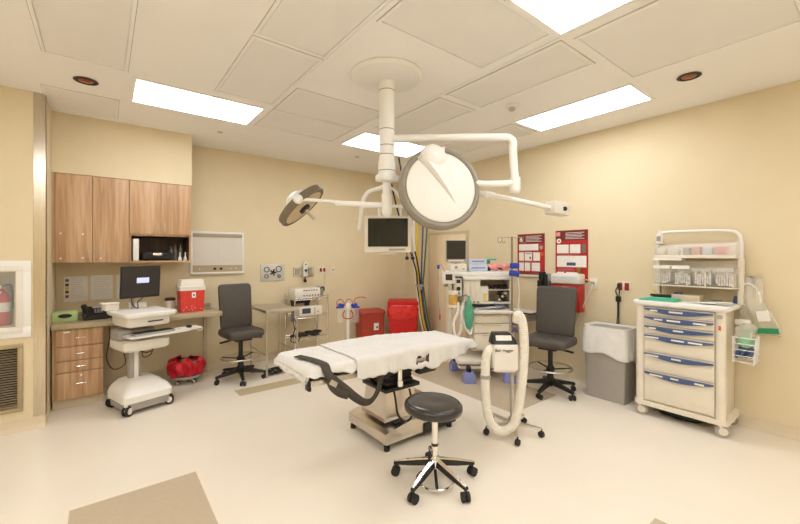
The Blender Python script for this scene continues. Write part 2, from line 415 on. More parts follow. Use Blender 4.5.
for i, (x, y, hgt) in enumerate(((.66, 5.42, .17), (.71, 5.45, .19), (.765, 5.44, .2))):
    tag(MB().lathe([(0, 0), (.022, 0), (.022, hgt*.7), (.008, hgt*.8), (.008, hgt), (0, hgt)], c=(x, y, 1.4805), n=14).build('glass_bottle', clearp),
        ('clear bottle standing behind the radio', 'middle clear bottle at the back of the niche', 'tallest clear bottle at the right back of the niche')[i], 'bottle', 'clear bottles in the niche')
# base cabinet
t = thing('base_cabinet', 'wood base cabinet with four drawers under the telephone', 'base cabinet', (-.40, YW, 0))
MB().bb(.03, .405, -.61, -.001, .10, .805).build('carcass', oak, t)
MB().bb(.003, .03, -.60, -.001, .10, .805).build('side_filler', oak, t)
MB().bb(.003, .405, -.55, -.001, .0005, .10).build('toe_kick', basem, t)
for z0, z1 in ((.632, .80), (.49, .626), (.375, .484), (.108, .369)):
    d = MB().bb(.034, .402, -.63, -.611, z0, z1, bev=.002).build('drawer', oak, t)
    pull(d, .225, -.63, (z0+z1)/2 if z1-z0 < .2 else z0+.15, .10)
    if z1-z0 > .2: MB().cyl((.225, -.63, z1-.035), (.225, -.636, z1-.035), .009).build('lock', chrome, d)
lb = MB().box((.115, -.632, .775), (.05, .002, .016)).build('label_strip', white, t)
t = thing('countertop', 'long laminate worktop from base cabinet to the left chair', 'worktop', (0, YW, 0))
MB().bb(-.399, 1.145, -.67, -.001, .808, .86, bev=.006).build('top', counterm, t)
MB().bb(-.399, 1.145, -.022, -.0015, .86, .90, bev=.003).build('backsplash', counterm, t)
MB().bb(1.05, 1.09, -.09, -.012, .0005, .808).build('end_support', creamdk, t)
MB().bb(.01, 1.05, -.04, -.012, .10, .808).build('modesty_panel', wallm, t)
MB().bb(.30, .306, -.046, -.04, .10, .808).build('panel_joint', gapm, t)
# things on the counter
t = thing('tissue_box', 'green tissue box lying at the left end of the worktop', 'tissue box', (-.31, 5.25, .8605), .03)
MB().box((0, 0, .05), (.20, .11, .10), bev=.003).build('carton', greenm, t)
MB().lathe([(0, 0), (.055, 0), (.055, .002), (0, .002)], c=(0, -.056, .058), rot=(PI/2, 0, 0)).build('opening', blackm, t).scale = (1, 1, 1)
t.children[1].data.transform(Matrix.Translation((0, -.056, .058)) @ Matrix.Diagonal((1, 1, .38, 1)) @ Matrix.Translation((0, .056, -.058)))
t = thing('telephone', 'black desk telephone beside the green tissue box', 'telephone', (-.07, 5.24, .8605), .1)
MB().prism([(-.1, 0), (.1, 0), (.1, .11), (.06, .13), (-.1, .05)], .2, c=(-.1, 0, 0), rot=(PI/2, 0, PI/2)).build('base', blackm, t)
MB().box((-.085, -.02, .1), (.045, .2, .035), rot=(.45, 0, 0), bev=.014).ball((-.085, .06, .13), .028).ball((-.085, -.09, .05), .028).build('handset', blackm, t)
MB().box((.025, .035, .125), (.09, .05, .003), rot=(.42, 0, 0)).build('display', greym, t)
m = MB()
for i in range(3):
    for j in range(4): m.box((.0+i*.025, -.02-j*.018, .103-j*.009), (.017, .011, .006), rot=(.4, 0, 0), bev=.002)
m.build('keypad', greym, t)
t = thing('stapler', 'small black stapler to the right of the telephone', 'stapler', (.095, 5.2, .8605), .1)
MB().box((0, 0, .008), (.13, .035, .014), bev=.004).box((0, 0, .028), (.125, .03, .016), rot=(0, -.06, 0), bev=.006).build('body', blackm, t)
def sharps(name, label, loc, rz, w, d, h, lidh):
    t = thing(name, label, 'sharps container', loc, rz)
    def ring(z, a, b_): 
        r = .02; return [(sx*(a-r)+math.cos(q)*r, sy*(b_-r)+math.sin(q)*r, z) for sx, sy, q0 in ((1, 1, 0), (-1, 1, PI/2), (-1, -1, PI), (1, -1, 1.5*PI)) for q in (q0, q0+PI/4, q0+PI/2)]
    MB().loft([ring(0, w*.46, d*.46), ring(h, w*.5, d*.5)]).build('body', sharpred, t)
    MB().loft([ring(h, w*.52, d*.52), ring(h+lidh*.35, w*.52, d*.52), ring(h+lidh*.4, w*.48, d*.48), ring(h+lidh*.9, w*.46, d*.44), ring(h+lidh, w*.43, d*.40)]).build('lid', whiteplastic, t)
    return t
s = sharps('sharps_container', 'large red sharps container with white lid on the worktop', (.845, 5.24, .8605), .05, .275, .21, .26, .13)
MB().box((.01, -.112, .205), (.045, .003, .065), bev=.001).build('label_patch', white, s)
MB().cyl((.01, -.113, .205), (.01, -.116, .205), .01).build('label_mark', blackm, s)
m = MB()
for k in range(14): m.box((random.uniform(-.12, .12), -.1045, random.uniform(.02, .085)), (random.uniform(.008, .024), .006, random.uniform(.004, .012)), rot=(0, random.random()*3, 0))
m.build('printed_marks', pinkm, s)
t = thing('wipes_canister', 'white canister with dark brown lid left of the red container', 'canister', (.648, 5.42, .8605))
MB().lathe([(0, 0), (.055, 0), (.057, .01), (.057, .13), (0, .13)], n=28).build('body', whiteplastic, t)
MB().lathe([(.0, .13), (.061, .13), (.059, .155), (.044, .165), (0, .165)], n=28).build('lid', soilm, t)
t = thing('dish', 'small clear dish at the right end of the worktop', 'dish', (1.03, 5.34, .8605))
MB().box((0, 0, .01), (.12, .1, .018), bev=.004).build('tray', greym, t)
# notices on wall over counter
def notice(x0, x1, z0, z1, label, strip=False):
    t = thing('wall_notice', label, 'notice', (x0, YW, z0), 0, 'notices under the wall cabinets')
    w, h = x1-x0, z1-z0
    MB().bb(0, w, -.006, -.001, 0, h).build('sheet', paperw, t)
    m = MB(); n = 11
    for i in range(n):
        m.bb(.06 if strip else .03, w-random.uniform(.02, .05), -.0072, -.006, h-.03-i*(h-.06)/n-.003, h-.03-i*(h-.06)/n)
    m.build('printed_lines', mat('faint_print', (200, 182, 156), .8), t)
    if strip:
        for i, (z, c_) in enumerate(((h-.04, 'd'), (h-.09, 'k'), (h-.13, 'g'), (h-.17, 'k'), (h-.22, 'r'))):
            MB().bb(.012, .042, -.0075, -.006, z-.02, z+.012).build('colour_block', {'d': inkm, 'k': mat('ink_brown', (110, 78, 56), .8), 'g': yellowm, 'r': brickm}[c_], t)
notice(-.345, -.14, 1.02, 1.305, 'notice with a coloured strip on the wall above the tissue box', True)
notice(-.112, .09, 1.03, 1.312, 'plain cream notice on the wall above the telephone')
notice(.125, .30, 1.03, 1.312, 'cream notice half hidden behind the computer cart monitor')

# black cord hanging beside the base cabinet
tag(MB().tube([(.05, 5.60, .80), (.06, 5.45, .62), (.03, 5.2, .45), (.06, 5.2, .33), (.12, 5.3, .27), (.2, 5.35, .32), (.17, 5.4, .5)], .005, 8).build('hanging_cable', blackm), 'black cord looping down beside the wood drawers', 'cord')

# ------------------------------------------------------------------ left wall: extinguisher cabinet and grille
t = thing('fire_cabinet', 'white recessed fire extinguisher cabinet in the left wall', 'fire cabinet', (hx0, YL, hz0))
w, h = hx1-hx0, hz1-hz0
frame_mb(-.095, w+.095, -.095, h+.095, -.014, -.001, .095).build('frame', white, t)
frame_mb(-.05, w+.045, -.05, h+.05, -.022, -.014, .045).build('door_frame', whiteplastic, t)
MB().bb(0, w, -.012, -.008, 0, h).build('glass', glassm, t)
b = MB(); b.bb(.001, .012, 0, .2, .001, h-.001).bb(w-.012, w-.001, 0, .2, .001, h-.001).bb(.012, w-.012, 0, .2, .001, .012).bb(.012, w-.012, 0, .2, h-.012, h-.001).bb(.012, w-.012, .19, .2, .012, h-.012)
b.build('inner_box', creamdk, t)
t = thing('fire_extinguisher', 'red fire extinguisher inside the white wall cabinet', 'fire extinguisher', (-.71, YL+.1, hz0+.0125))
MB().lathe([(0, 0), (.06, 0), (.066, .015), (.066, .24), (.055, .28), (.025, .305), (.02, .32), (0, .32)], n=28).build('cylinder', ext_red, t)
MB().lathe([(.0665, .12), (.0672, .121), (.0672, .2), (.0665, .201)], n=28, close=False).build('body_label', paperw, t)
MB().cyl((0, 0, .32), (0, 0, .35), .016).box((0, -.02, .37), (.022, .11, .012), rot=(.2, 0, 0)).box((0, -.02, .352), (.022, .09, .01), rot=(-.15, 0, 0)).build('valve_handle', chrome, t)
MB().tube([(.02, 0, .34), (.06, -.01, .35), (.078, -.01, .28), (.078, -.01, .14)], .009, 10).build('hose', blackm, t)
MB().box((-.02, -.068, .27), (.05, .002, .08), rot=(.1, .3, 0)).build('tag', paperw, t)
t = thing('return_air_grille', 'louvred return air grille low in the left wall', 'air grille', (gx0, YL, gz0))
w, h = gx1-gx0, gz1-gz0
frame_mb(-.03, w+.03, -.03, h+.03, -.012, -.001, .036).build('frame', bronze, t)
m = MB()
n = 24
for i in range(n): m.box((w/2, .012, .012+i*(h-.02)/n), (w-.012, .024, .003), rot=(-.6, 0, 0))
m.build('louvres', bronze, t)
MB().bb(.002, w-.002, .1, .11, .002, h-.002).build('dark_backing', darkhole, t)

# ------------------------------------------------------------------ computer cart
t = thing('computer_cart', 'white rolling computer cart with drawer and keyboard tray by the worktop', 'computer cart', (.30, 4.72, 0), math.radians(17)); t.scale = (.92, .94, 1)
def castor(parent, x, y, R=.05, m1=rubber, m2=whiteplastic, fork=whiteplastic, twin=True, a=0., name='caster'):
    c_, s_ = math.cos(a), math.sin(a)
    mb = MB()
    def P(u, v, z): return (x+u*c_-v*s_, y+u*s_+v*c_, z)
    w = .014 if twin else .012
    if twin:
        mb.cyl(P(0, -.028, R), P(0, -.010, R), R, n=24); mb.cyl(P(0, .010, R), P(0, .028, R), R, n=24)
    else: mb.cyl(P(0, -w, R), P(0, w, R), R, n=24)
    o = mb.build(name, m1, parent)
    hb = MB().cyl(P(0, -.031, R), P(0, .031, R), R*.6, n=20)
    if twin: pass
    else: hb = MB().cyl(P(0, -w-.002, R), P(0, w+.002, R), R*.62, n=20)
    hb.build('hub', m2, o)
    fk = MB(); fk.tube([P(0, 0, R) if twin else P(0, w+.006, R), P(-.012, 0 if twin else w+.006, R*1.6), P(-.02, 0, R*2.1)], .009, 8)
    if not twin: fk.tube([P(0, -w-.006, R), P(-.012, -w-.006, R*1.6), P(-.02, 0, R*2.1)], .009, 8)
    fk.cyl(P(-.02, 0, R*1.9), P(-.02, 0, R*2.35), .018)
    fk.build('fork', fork, o); return o
# base
def rr(a, b_, r, z, cx=0, cy=0, n=5):
    out = []
    for sx, sy, q0 in ((1, 1, 0), (-1, 1, PI/2), (-1, -1, PI), (1, -1, 1.5*PI)):
        for k in range(n):
            q = q0+k*PI/2/(n-1); out.append((cx+sx*(a-r)+math.cos(q)*r, cy+sy*(b_-r)+math.sin(q)*r, z))
    return out
MB().loft([rr(.225, .24, .06, .045), rr(.225, .24, .06, .115)]).build('base_tray', greym, t)
MB().loft([rr(.24, .25, .07, .115), rr(.24, .25, .06, .175), rr(.215, .225, .06, .225, 0, .015), rr(.16, .17, .06, .275, 0, .045), rr(.10, .11, .05, .295, 0, .06)]).build('base_cover', white, t)
MB().box((.03, -.215, .15), (.25, .07, .012), rot=(.35, 0, 0), bev=.004).build('base_step', greym, t)
for x, y, a in ((-.20, -.22, .5), (.21, -.20, -.4), (-.20, .20, .2), (.2, .2, 0)): castor(t, x, y, .05, a=a)
MB().box((-.04, .06, .45), (.11, .075, .36), bev=.012).build('column', greym, t)
MB().box((-.03, .018, .45), (.04, .012, .34), bev=.004).build('column_strip', white, t)
MB().loft([rr(.20, .18, .04, .595), rr(.225, .21, .04, .62), rr(.225, .21, .04, .69), rr(.21, .2, .04, .70)]).build('drawer_unit', whiteplastic, t)
MB().box((-.05, .05, .75), (.36, .24, .10), bev=.02).build('tray_housing', greym, t)
kt = MB().loft([rr(.30, .115, .03, .742, .10, -.20), rr(.31, .12, .03, .757, .10, -.20)]).build('keyboard_tray', white, t)
MB().box((.05, -.20, .768), (.40, .13, .018), rot=(0, 0, 0), bev=.005).build('keyboard', greym, kt)
m = MB()
for i in range(14):
    for j in range(5): m.box((-.13+i*.0275, -.246+j*.023, .779), (.021, .017, .008), bev=.002, seg=1)
m.build('keys', blackm, kt)
mt = MB().loft([rr(.10, .095, .04, .748, .44, -.20), rr(.105, .10, .04, .762, .44, -.20)]).build('mouse_shelf', white, t)
MB().ball((.43, -.2, .775), .03, sc=(.9, 1.5, .6)).build('mouse', blackm, mt)
MB().tube([(.53, -.25, .755), (.56, -.25, .74), (.555, -.22, .715), (.53, -.2, .72)], .007, 8).build('cable_hook', white, t)
MB().loft([rr(.20, .22, .04, .84, .01), rr(.21, .23, .05, .86, .01), rr(.21, .23, .05, .925, .01), rr(.20, .22, .05, .93, .01)]).build('electronics_box', whiteplastic, t)
MB().box((.06, -.232, .885), (.15, .006, .012)).build('slot', blackm, t)
MB().loft([rr(.235, .265, .05, .93, .02, 0), rr(.255, .28, .05, .95, .02, 0), rr(.255, .28, .05, .972, .02, 0), rr(.24, .265, .05, .98, .02, 0)]).build('worktop', white, t)
MB().box((-.20, .24, 1.015), (.13, .12, .07), bev=.01).box((-.22, .20, 1.055), (.16, .09, .02), bev=.008).build('rear_holder', whiteplastic, t)
MB().box((.06, .24, 1.01), (.18, .09, .06), bev=.01).build('rear_shelf', whiteplastic, t)
MB().cyl((0, .20, .98), (0, .20, 1.25), .02).box((0, .17, 1.27), (.12, .05, .12), bev=.01).build('monitor_post', greym, t)
MB().tube([(-.02, .17, 1.12), (-.03, .12, 1.03), (.02, .11, .99), (.03, .14, 1.05), (.09, .16, 1.09)], .005, 8).build('cable', blackm, t)
mo = MB(); mo.box((0, 0, 0), (.40, .035, .335), bev=.008)
mo = mo.build('monitor', blackm, t, loc=(.055, .13, 1.262), rot=(.12, -.01, .0))
MB().box((0, -.019, .004), (.37, .003, .30)).build('screen', screenblk, mo)
MB().box((.015, -.022, .02), (.125, .003, .055)).build('login_window', loginm, mo)
m = MB().tube([(.0, .02, .56), (.05, -.03, .54), (.1, -.06, .56), (.13, -.05, .60)], .006, 8); m.tube([(.02, .02, .6), (.02, -.03, .5), (.09, -.05, .52), (.12, -.02, .60)], .005, 8)
m.build('cable_bundle', blackm, t)

# ------------------------------------------------------------------ kick bucket with red bag
t = thing('kick_bucket', 'low wheeled bucket lined with a crumpled red bag under the worktop', 'waste bucket', (.80, 5.26, 0))
MB().lathe([(.13, .068), (.165, .072), (.17, .085), (.165, .098), (.13, .10)], n=32, close=False).build('bumper_ring', greym, t, solid=.008)
MB().lathe([(0, .055), (.12, .055), (.15, .25), (.14, .26), (.0, .25)], n=32).build('pail', steel, t)
for k in range(4):
    a = k*PI/2+.6; castor(t, .125*math.cos(a), .125*math.sin(a), .022, m1=rubber, m2=steel, fork=steel, twin=False)
def bagfn(u, v):
    a = 2*PI*u; z = .11+.19*v
    R = .175+.012*math.sin(a*9+v*5)+.006*math.sin(a*17+2)+.024*math.sin(v*PI)
    if v > .8: R -= (v-.8)*.3; z -= (v-.8)*.1*(1+math.sin(a*5))
    z += .014*math.sin(a*3+1)*v+.007*math.sin(a*13)
    if v < .15: z -= .012*math.sin(a*7)
    return (R*math.cos(a), R*math.sin(a), z)
MB().grid(bagfn, 96, 14, True).build('red_liner', redbag, t, solid=.003)

# ------------------------------------------------------------------ tall task chairs
def pad(w, d, t_, r, taper=0., bow=0., n=6):
    """cushion loft in XY, thickness along Z"""
    secs = []
    for zz, s_ in ((0, .90), (.12, .965), (.35, 1.), (.65, 1.), (.88, .965), (1, .90)):
        secs.append([(x, y, t_*zz) for x, y, _ in rr(w/2*s_, d/2*s_, r, 0, n=n)])
    return secs
def task_chair(label, loc, rz, back_tilt=.12, ws=1.):
    t = thing('task_chair', label, 'chair', loc, rz, 'tall charcoal task chairs')
    # five-star base
    b = MB(); b.lathe([(0, .10), (.04, .10), (.042, .16), (.032, .20), (0, .20)], n=24)
    for k in range(5):
        a = math.radians(-100)-rz+k*2*PI/5; ca, sa = math.cos(a), math.sin(a)
        P = lambda r, w_, z: (r*ca-w_*sa, r*sa+w_*ca, z)
        b.loft([[P(.02, -.028, .10), P(.02, .028, .10), P(.02, .022, .155), P(.02, -.022, .155)], [P(.30, -.018, .07), P(.30, .018, .07), P(.30, .013, .095), P(.30, -.013, .095)]])
    b.build('star_base', blackm, t)
    for k in range(5):
        a = math.radians(-100)-rz+k*2*PI/5; x, y = .285*math.cos(a), .285*math.sin(a)
        c2 = MB(); q = a+1.1
        for sd in (-1, 1):
            ox, oy = math.cos(q)*.012*sd, math.sin(q)*.012*sd
            c2.cyl((x+ox, y+oy, .0285), (x+ox*2.4, y+oy*2.4, .0285), .028, n=20)
        c2.cyl((x, y, .03), (x, y, .085), .009)
        c2.build('caster', blackm, t)
    MB().cyl((0, 0, .18), (0, 0, .50), .026).cyl((0, 0, .08), (0, 0, .30), .034).build('gas_lift', blackm, t)
    f = MB(); f.tube([(.225*math.cos(k*PI/12), .225*math.sin(k*PI/12), .285) for k in range(24)], .0105, 8, closed=True)
    f.build('foot_ring', chrome if 0 else steel, t)
    f = MB()
    for k in range(3):
        a = .5+k*2*PI/3; f.cyl((0, 0, .262), (.22*math.cos(a), .22*math.sin(a), .285), .008, n=8)
    f.cyl((0, 0, .245), (0, 0, .285), .045); f.build('foot_ring_spokes', blackm, t)
    MB().box((0, .01, .515), (.2, .26, .045), bev=.01).box((.17, -.03, .505), (.18, .04, .018), rot=(0, .12, 0), bev=.006).box((-.17, -.03, .505), (.18, .04, .018), rot=(0, -.12, 0), bev=.006).build('mechanism', blackm, t)
    s_ = MB(); s_.loft(pad(.50*ws, .47, .095, .08)); so = s_.build('seat', vinyl, t, loc=(0, -.02, .54), ang=60)
    bk = MB(); secs = []
    for zz, sc in ((0, .9), (.15, .97), (.4, 1.), (.65, 1.), (.88, .97), (1, .9)):
        secs.append([(x, y, .075*zz) for x, y, _ in rr(.235*sc*ws, .285*sc, .05, 0, n=6)])
    bk.loft(secs)
    # bow the back slightly and widen the shoulders
    for v in bk.bm.verts:
        v.co.x *= 1-.06*(v.co.y < 0)*abs(v.co.y)/.285
        v.co.z += .35*v.co.x**2
    bo = bk.build('backrest', vinyl, t, loc=(0, .215, .89), rot=(PI/2-back_tilt, 0, 0), ang=60)
    MB().box((0, .245, .60), (.07, .02, .22), bev=.006).build('back_bracket', blackm, t)
    return t
chL = task_chair('tall charcoal task chair at the right end of the worktop', (1.35, 4.95, 0), math.radians(6), .12, .87)
chR = task_chair('tall charcoal task chair in front of the red posters', (3.97, 2.33, 0), math.radians(-80), .13, .97)

# ------------------------------------------------------------------ wall gear on the back wall
t = thing('xray_viewer', 'white framed film viewer on the back wall above the left chair', 'film viewer', (.90, YW, 1.29))
frame_mb(0, .68, 0, .575, -.035, -.001, .028).build('frame', white, t)
MB().bb(.028, .652, -.026, -.001, .12, .547).build('viewing_panel', mat('viewer_panel', (222, 214, 202), .35, var=.01), t)
MB().bb(.028, .652, -.034, -.026, .50, .547, bev=.002).build('film_clip_rail', MATS.get('brushed_steel') if 0 else mat('clip_rail', (170, 156, 134), .4), t)
MB().bb(.028, .652, -.030, -.001, .028, .12).build('control_strip', mat('viewer_strip', (182, 164, 134), .4, var=.04, stretch=(1, 1, 20)), t)
MB().bb(.339, .341, -.0268, -.026, .12, .50).build('panel_seam', creamdk, t)
for x in (.295, .375): MB().cyl((x, -.030, .072), (x, -.042, .072), .017).build('knob', blackm, t)
for x in (.11, .5, .57): MB().cyl((x, -.030, .072), (x, -.036, .072), .008).build('switch', whiteplastic, t)
t = thing('medical_gas_panel', 'white medical gas outlet panel on the back wall beside the film viewer', 'gas panel', (1.815, YW, 1.16))
MB().bb(0, .36, -.012, -.001, 0, .25, bev=.003).build('plate', mat('gas_plate', (206, 202, 196), .3, .3), t)
for x, z, r in ((.09, .175, .036), (.27, .18, .04), (.185, .13, .038), (.085, .075, .026), (.275, .07, .02)):
    m = MB()
    if r > .037 and x < .2:
        m.cyl((x, -.012, z), (x, -.02, z), r*.7)
        for k in range(5): m.cyl((x+r*math.cos(k*1.256), -.012, z+r*math.sin(k*1.256)), (x+r*math.cos(k*1.256), -.018, z+r*math.sin(k*1.256)), r*.33, n=10)
    else: m.tube([(x+r*math.cos(k*PI/8), -.016, z+r*math.sin(k*PI/8)) for k in range(16)], .0055, 6, closed=True)
    m.build('outlet', blackm, t)
t = thing('wall_bracket_rail', 'short steel equipment rail on the back wall above the wire rack', 'equipment rail', (2.315, YW, 1.215))
frame_mb(0, .335, 0, .145, -.02, -.001, .03).build('plate', steel, t)
MB().bb(.03, .09, -.03, -.001, .03, .115).bb(.245, .30, -.03, -.001, .03, .115).build('bracket', greym, t)
t = thing('suction_regulator', 'white round-headed regulator mounted on the short steel rail', 'regulator', (2.49, YW-.021, 1.19))
MB().box((0, -.03, .1), (.07, .06, .15), bev=.012).build('body', whiteplastic, t)
MB().cyl((0, -.02, .215), (0, -.06, .215), .045).build('gauge', whiteplastic, t); MB().cyl((0, -.06, .215), (0, -.062, .215), .012).cyl((0, -.06, .12), (0, -.066, .12), .022).build('gauge_dial', blackm, t)
MB().cyl((0, -.03, -.02), (0, -.03, .03), .008).ball((0, -.03, -.04), .024, sc=(1, 1, 1.2)).build('connector', blackm, t)
t = thing('emergency_switch', 'two dark red switches on a white plate left of the corner', 'wall switch', (2.80, YW, 1.31))
MB().box((.01, -.004, -.005), (.15, .006, .10), bev=.002).build('plate', creamm, t)
for x in (-.022, .04): MB().box((x, -.012, 0), (.035, .012, .06), bev=.003).build('switch', plug, t)
MB().box((-.06, -.012, -.0), (.02, .012, .03), bev=.003).build('white_button', white, t)
t = thing('wall_switch', 'small white switch plate on the back wall left of the corner', 'wall switch', (3.0, YW, 1.31))
MB().box((0, -.004, 0), (.06, .006, .1), bev=.002).build('plate', creamm, t); MB().box((0, -.010, 0), (.015, .008, .03), bev=.002).build('toggle', plug, t)
tag(MB().tube([(2.84, YW-.012, 1.26), (2.84, YW-.03, 1.1), (2.78, YW-.04, .98), (2.70, YW-.04, .9), (2.72, YW-.04, .5), (2.69, YW-.04, .3)], .004, 6).build('signal_cord', creamdk), 'thin cream cord hanging from the red switches', 'cord')

# ------------------------------------------------------------------ steel table and rack
t = thing('steel_table', 'narrow stainless steel table between left chair and wire rack', 'steel table', (1.60, 4.76, 0))
MB().bb(0, .44, 0, .70, .838, .850, bev=.003).bb(0, .44, 0, .70, .815, .838).build('tabletop', steel, t)
for x, y in ((.02, .03), (.42, .03), (.02, .67), (.42, .67)): MB().cyl((x, y, .0005), (x, y, .815), .0125).build('leg', steel, t)
MB().cyl((.02, .03, .28), (.02, .67, .28), .008).cyl((.42, .03, .28), (.42, .67, .28), .008).build('stretcher', steel, t)
t = thing('wire_rack', 'chrome wire shelf rack carrying medical devices at the back wall', 'wire rack', (2.17, 5.23, 0))
RW, RD = .52, .36
for x in (0, RW):
    for y in (0, RD): MB().cyl((x, y, .0005), (x, y, .955), .011).build('post', chrome, t)
for z in (.925, .66, .33):
    m = MB(); 
    for y in (0, RD): m.cyl((0, y, z), (RW, y, z), .005, n=8); m.cyl((0, y, z-.03), (RW, y, z-.03), .004, n=8)
    for x in (0, RW): m.cyl((x, 0, z), (x, RD, z), .005, n=8); m.cyl((x, 0, z-.03), (x, RD, z-.03), .004, n=8)
    for k in range(1, 14): m.cyl((k*RW/14, 0, z), (k*RW/14, RD, z), .003, n=6)
    m.build('shelf', chrome, t)
m = MB()
t = thing('electrosurgical_unit', 'white device with rows of black buttons on top of the wire rack', 'medical device', (2.37, 5.36, .9305))
MB().box((0, 0, .065), (.40, .26, .13), bev=.008).build('housing', whiteplastic, t)
m = MB()
for k in range(6): m.box((-.06+k*.04, -.132, .1), (.022, .004, .014)); m.box((-.06+k*.045, -.132, .025), (.018, .006, .018))
m.build('buttons', blackm, t); MB().box((-.03, -.131, .098), (.06, .003, .01)).build('stripe', redt, t)
t = thing('nerve_monitor', 'small grey round-cornered device at the right of the rack top', 'medical device', (2.64, 5.40, .9305))
MB().box((0, 0, .07), (.09, .14, .14), bev=.03).build('housing', greym, t); MB().tube([(-.03, -.07, .1), (0, -.09, .13), (.04, -.07, .12), (.045, -.06, .07)], .008, 8).build('cable', blackm, t)
t = thing('video_processor', 'flat black box tucked under the rack top shelf', 'medical device', (2.34, 5.42, .6655))
MB().box((0, .02, .185), (.24, .2, .04), bev=.01).bb(-.11, -.10, -.07, .1, .0, .17).bb(.10, .11, -.07, .1, 0, .17).build('housing', blackm, t)
t = thing('tourniquet_device', 'white device with dark square screen on the middle rack shelf', 'medical device', (2.40, 5.27, .6655), 0)
MB().box((0, 0, .065), (.36, .16, .13), bev=.01).build('housing', whiteplastic, t)
MB().box((-.07, -.081, .07), (.13, .004, .075)).build('screen', mat('blue_grey_screen', (62, 70, 84), .3), t)
m = MB()
for k in range(3): m.cyl((.06, -.08, .03+k*.035), (.06, -.086, .03+k*.035), .008, n=10)
m.build('buttons', blackm, t); MB().cyl((.11, -.08, .05), (.11, -.09, .05), .012).build('dial', greym, t)
t = thing('cuff_bundle', 'black bundle of cuffs lying on the lowest rack shelf', 'cuff bundle', (2.42, 5.36, .3355), .05)
m = MB()
for k in range(9): m.ball((-.2+k*.048, random.uniform(-.06, .06), .022+.012*(k % 3)), .05, sc=(1.2, 1.6, .42+.1*(k % 2)), rot=(0, 0, random.random()))
m.build('bundle', rubber, t)
t = thing('power_strip', 'grey power strip with black cords hanging at the left of the rack', 'power strip', (2.125, 5.2, .60))
MB().box((0, 0, .1), (.045, .04, .2), bev=.006).build('housing', greym, t); MB().box((0, -.022, .15), (.025, .012, .025)).build('plug', blackm, t)
m = MB(); m.tube([(0, -.025, .15), (-.02, -.06, .05), (.01, -.04, -.12), (-.04, -.03, -.26), (.06, -.02, -.30), (.12, 0, -.22)], .006, 6); m.tube([(.01, -.02, .05), (.04, -.05, -.05), (0, -.03, -.16), (.05, -.03, -.25)], .006, 6)
m.build('cords', blackm, t)
m = MB()
for k in range(10):
    a0 = random.random()*6; m.tube([(1.80+.11*math.cos(a0+j)*random.uniform(.6, 1.5), 4.95+.10*math.sin(a0+j*1.1)*random.uniform(.6, 1.2), .01+.004*k+.008*(j % 2)) for j in range(6)], .006, 6)
tag(m.build('cable_coil', blackm), 'tangle of black cables on the floor under the steel table', 'cable coil')

# ------------------------------------------------------------------ suction stand
t = thing('suction_stand', 'white pole stand with blue canister holders and red tubes', 'suction stand', (2.85, 4.90, 0), math.radians(-35))
MB().cyl((0, 0, .05), (0, 0, .80), .024).build('pole', white, t)
m = MB().cyl((0, 0, .04), (0, 0, .07), .035)
for k in range(5): m.cyl((0, 0, .05), (.22*math.cos(k*1.2566), .22*math.sin(k*1.2566), .045), .013, n=8)
m.build('star_base', white, t)
for k in range(5): MB().ball((.22*math.cos(k*1.2566), .22*math.sin(k*1.2566), .0255), .025).build('caster', rubber, t)
MB().box((0, 0, .79), (.09, .07, .11), bev=.02).box((0, 0, .765), (.34, .05, .012), bev=.004).build('manifold', whiteplastic, t)
for sd in (-1, 1):
    c3 = MB().lathe([(0, .56), (.046, .56), (.052, .77), (0, .77)], c=(sd*.115, 0, 0), n=24).build('canister', clearp, t)
    MB().lathe([(0, .77), (.06, .77), (.058, .785), (.03, .80), (.022, .835), (0, .835)], c=(sd*.115, 0, 0), n=24).ball((sd*.07, -.02, .81), .022).build('lid', bluem, c3)
m = MB(); m.tube([(-.15, -.02, .80), (-.16, -.02, .86), (-.11, -.02, .90), (-.06, -.02, .86), (-.04, -.02, .80)], .005, 8)
m.tube([(-.03, -.03, .80), (-.02, -.03, .88), (.03, -.03, .9), (.07, -.03, .86), (.08, -.02, .80)], .005, 8)
m.tube([(.13, 0, .82), (.09, -.02, .88), (.14, -.02, .92), (.22, -.02, .93), (.27, -.02, .91)], .005, 8)
m.tube([(-.04, -.04, .74), (-.07, -.04, .66), (-.03, -.04, .62), (.04, -.04, .62), (.08, -.04, .66), (.05, -.04, .74)], .007, 8)
m.build('tubing', redt, t)

# ------------------------------------------------------------------ red bins in the corner
def stepbin(name, label, loc, rz, w, d, h, m1, swing=False):
    t = thing(name, label, 'waste bin', loc, rz)
    MB().loft([rr(w*.44, d*.44, .02, .0005), rr(w*.49, d*.49, .02, h*.92)]).build('body', m1, t)
    return t
b1 = stepbin('lidded_waste_bin', 'brick red lidded waste bin at the back wall left of the corner', (3.57, 5.40, 0), math.radians(-14), .43, .34, .63, brickm)
MB().loft([rr(.225, .18, .02, .578), rr(.225, .18, .02, .60), rr(.21, .165, .02, .628), rr(.19, .15, .02, .632)]).build('lid', brickm, b1)
MB().box((.055, -.163, .36), (.085, .004, .12), rot=(.05, 0, 0)).build('notice_label', paperw, b1); MB().box((.07, -.167, .35), (.03, .003, .03), rot=(.05, 0, 0)).build('label_mark', blackm, b1)
b2 = stepbin('biohazard_bin', 'bright red step bin with a red liner in the room corner', (4.05, 5.10, 0), math.radians(-38), .50, .36, .70, redm)
MB().loft([rr(.255, .185, .02, .715), rr(.26, .19, .02, .73), rr(.255, .185, .03, .78), rr(.22, .16, .03, .79)]).build('lid', redm, b2)
def lin_(u, v):
    a = 2*PI*u; n = 2.0/6
    cx_, sy_ = math.cos(a), math.sin(a)
    R = (abs(cx_)**6+abs(sy_)**6)**(-1/6)
    k = 1.0+.03*math.sin(a*11+v*6)+.05*math.sin(v*PI)
    return (.252*R*cx_*k, .186*R*sy_*k, .72-.24*v-.03*math.sin(a*3+.6)*v)
MB().grid(lin_, 90, 10, True).build('liner', redbag2, b2, solid=.003)

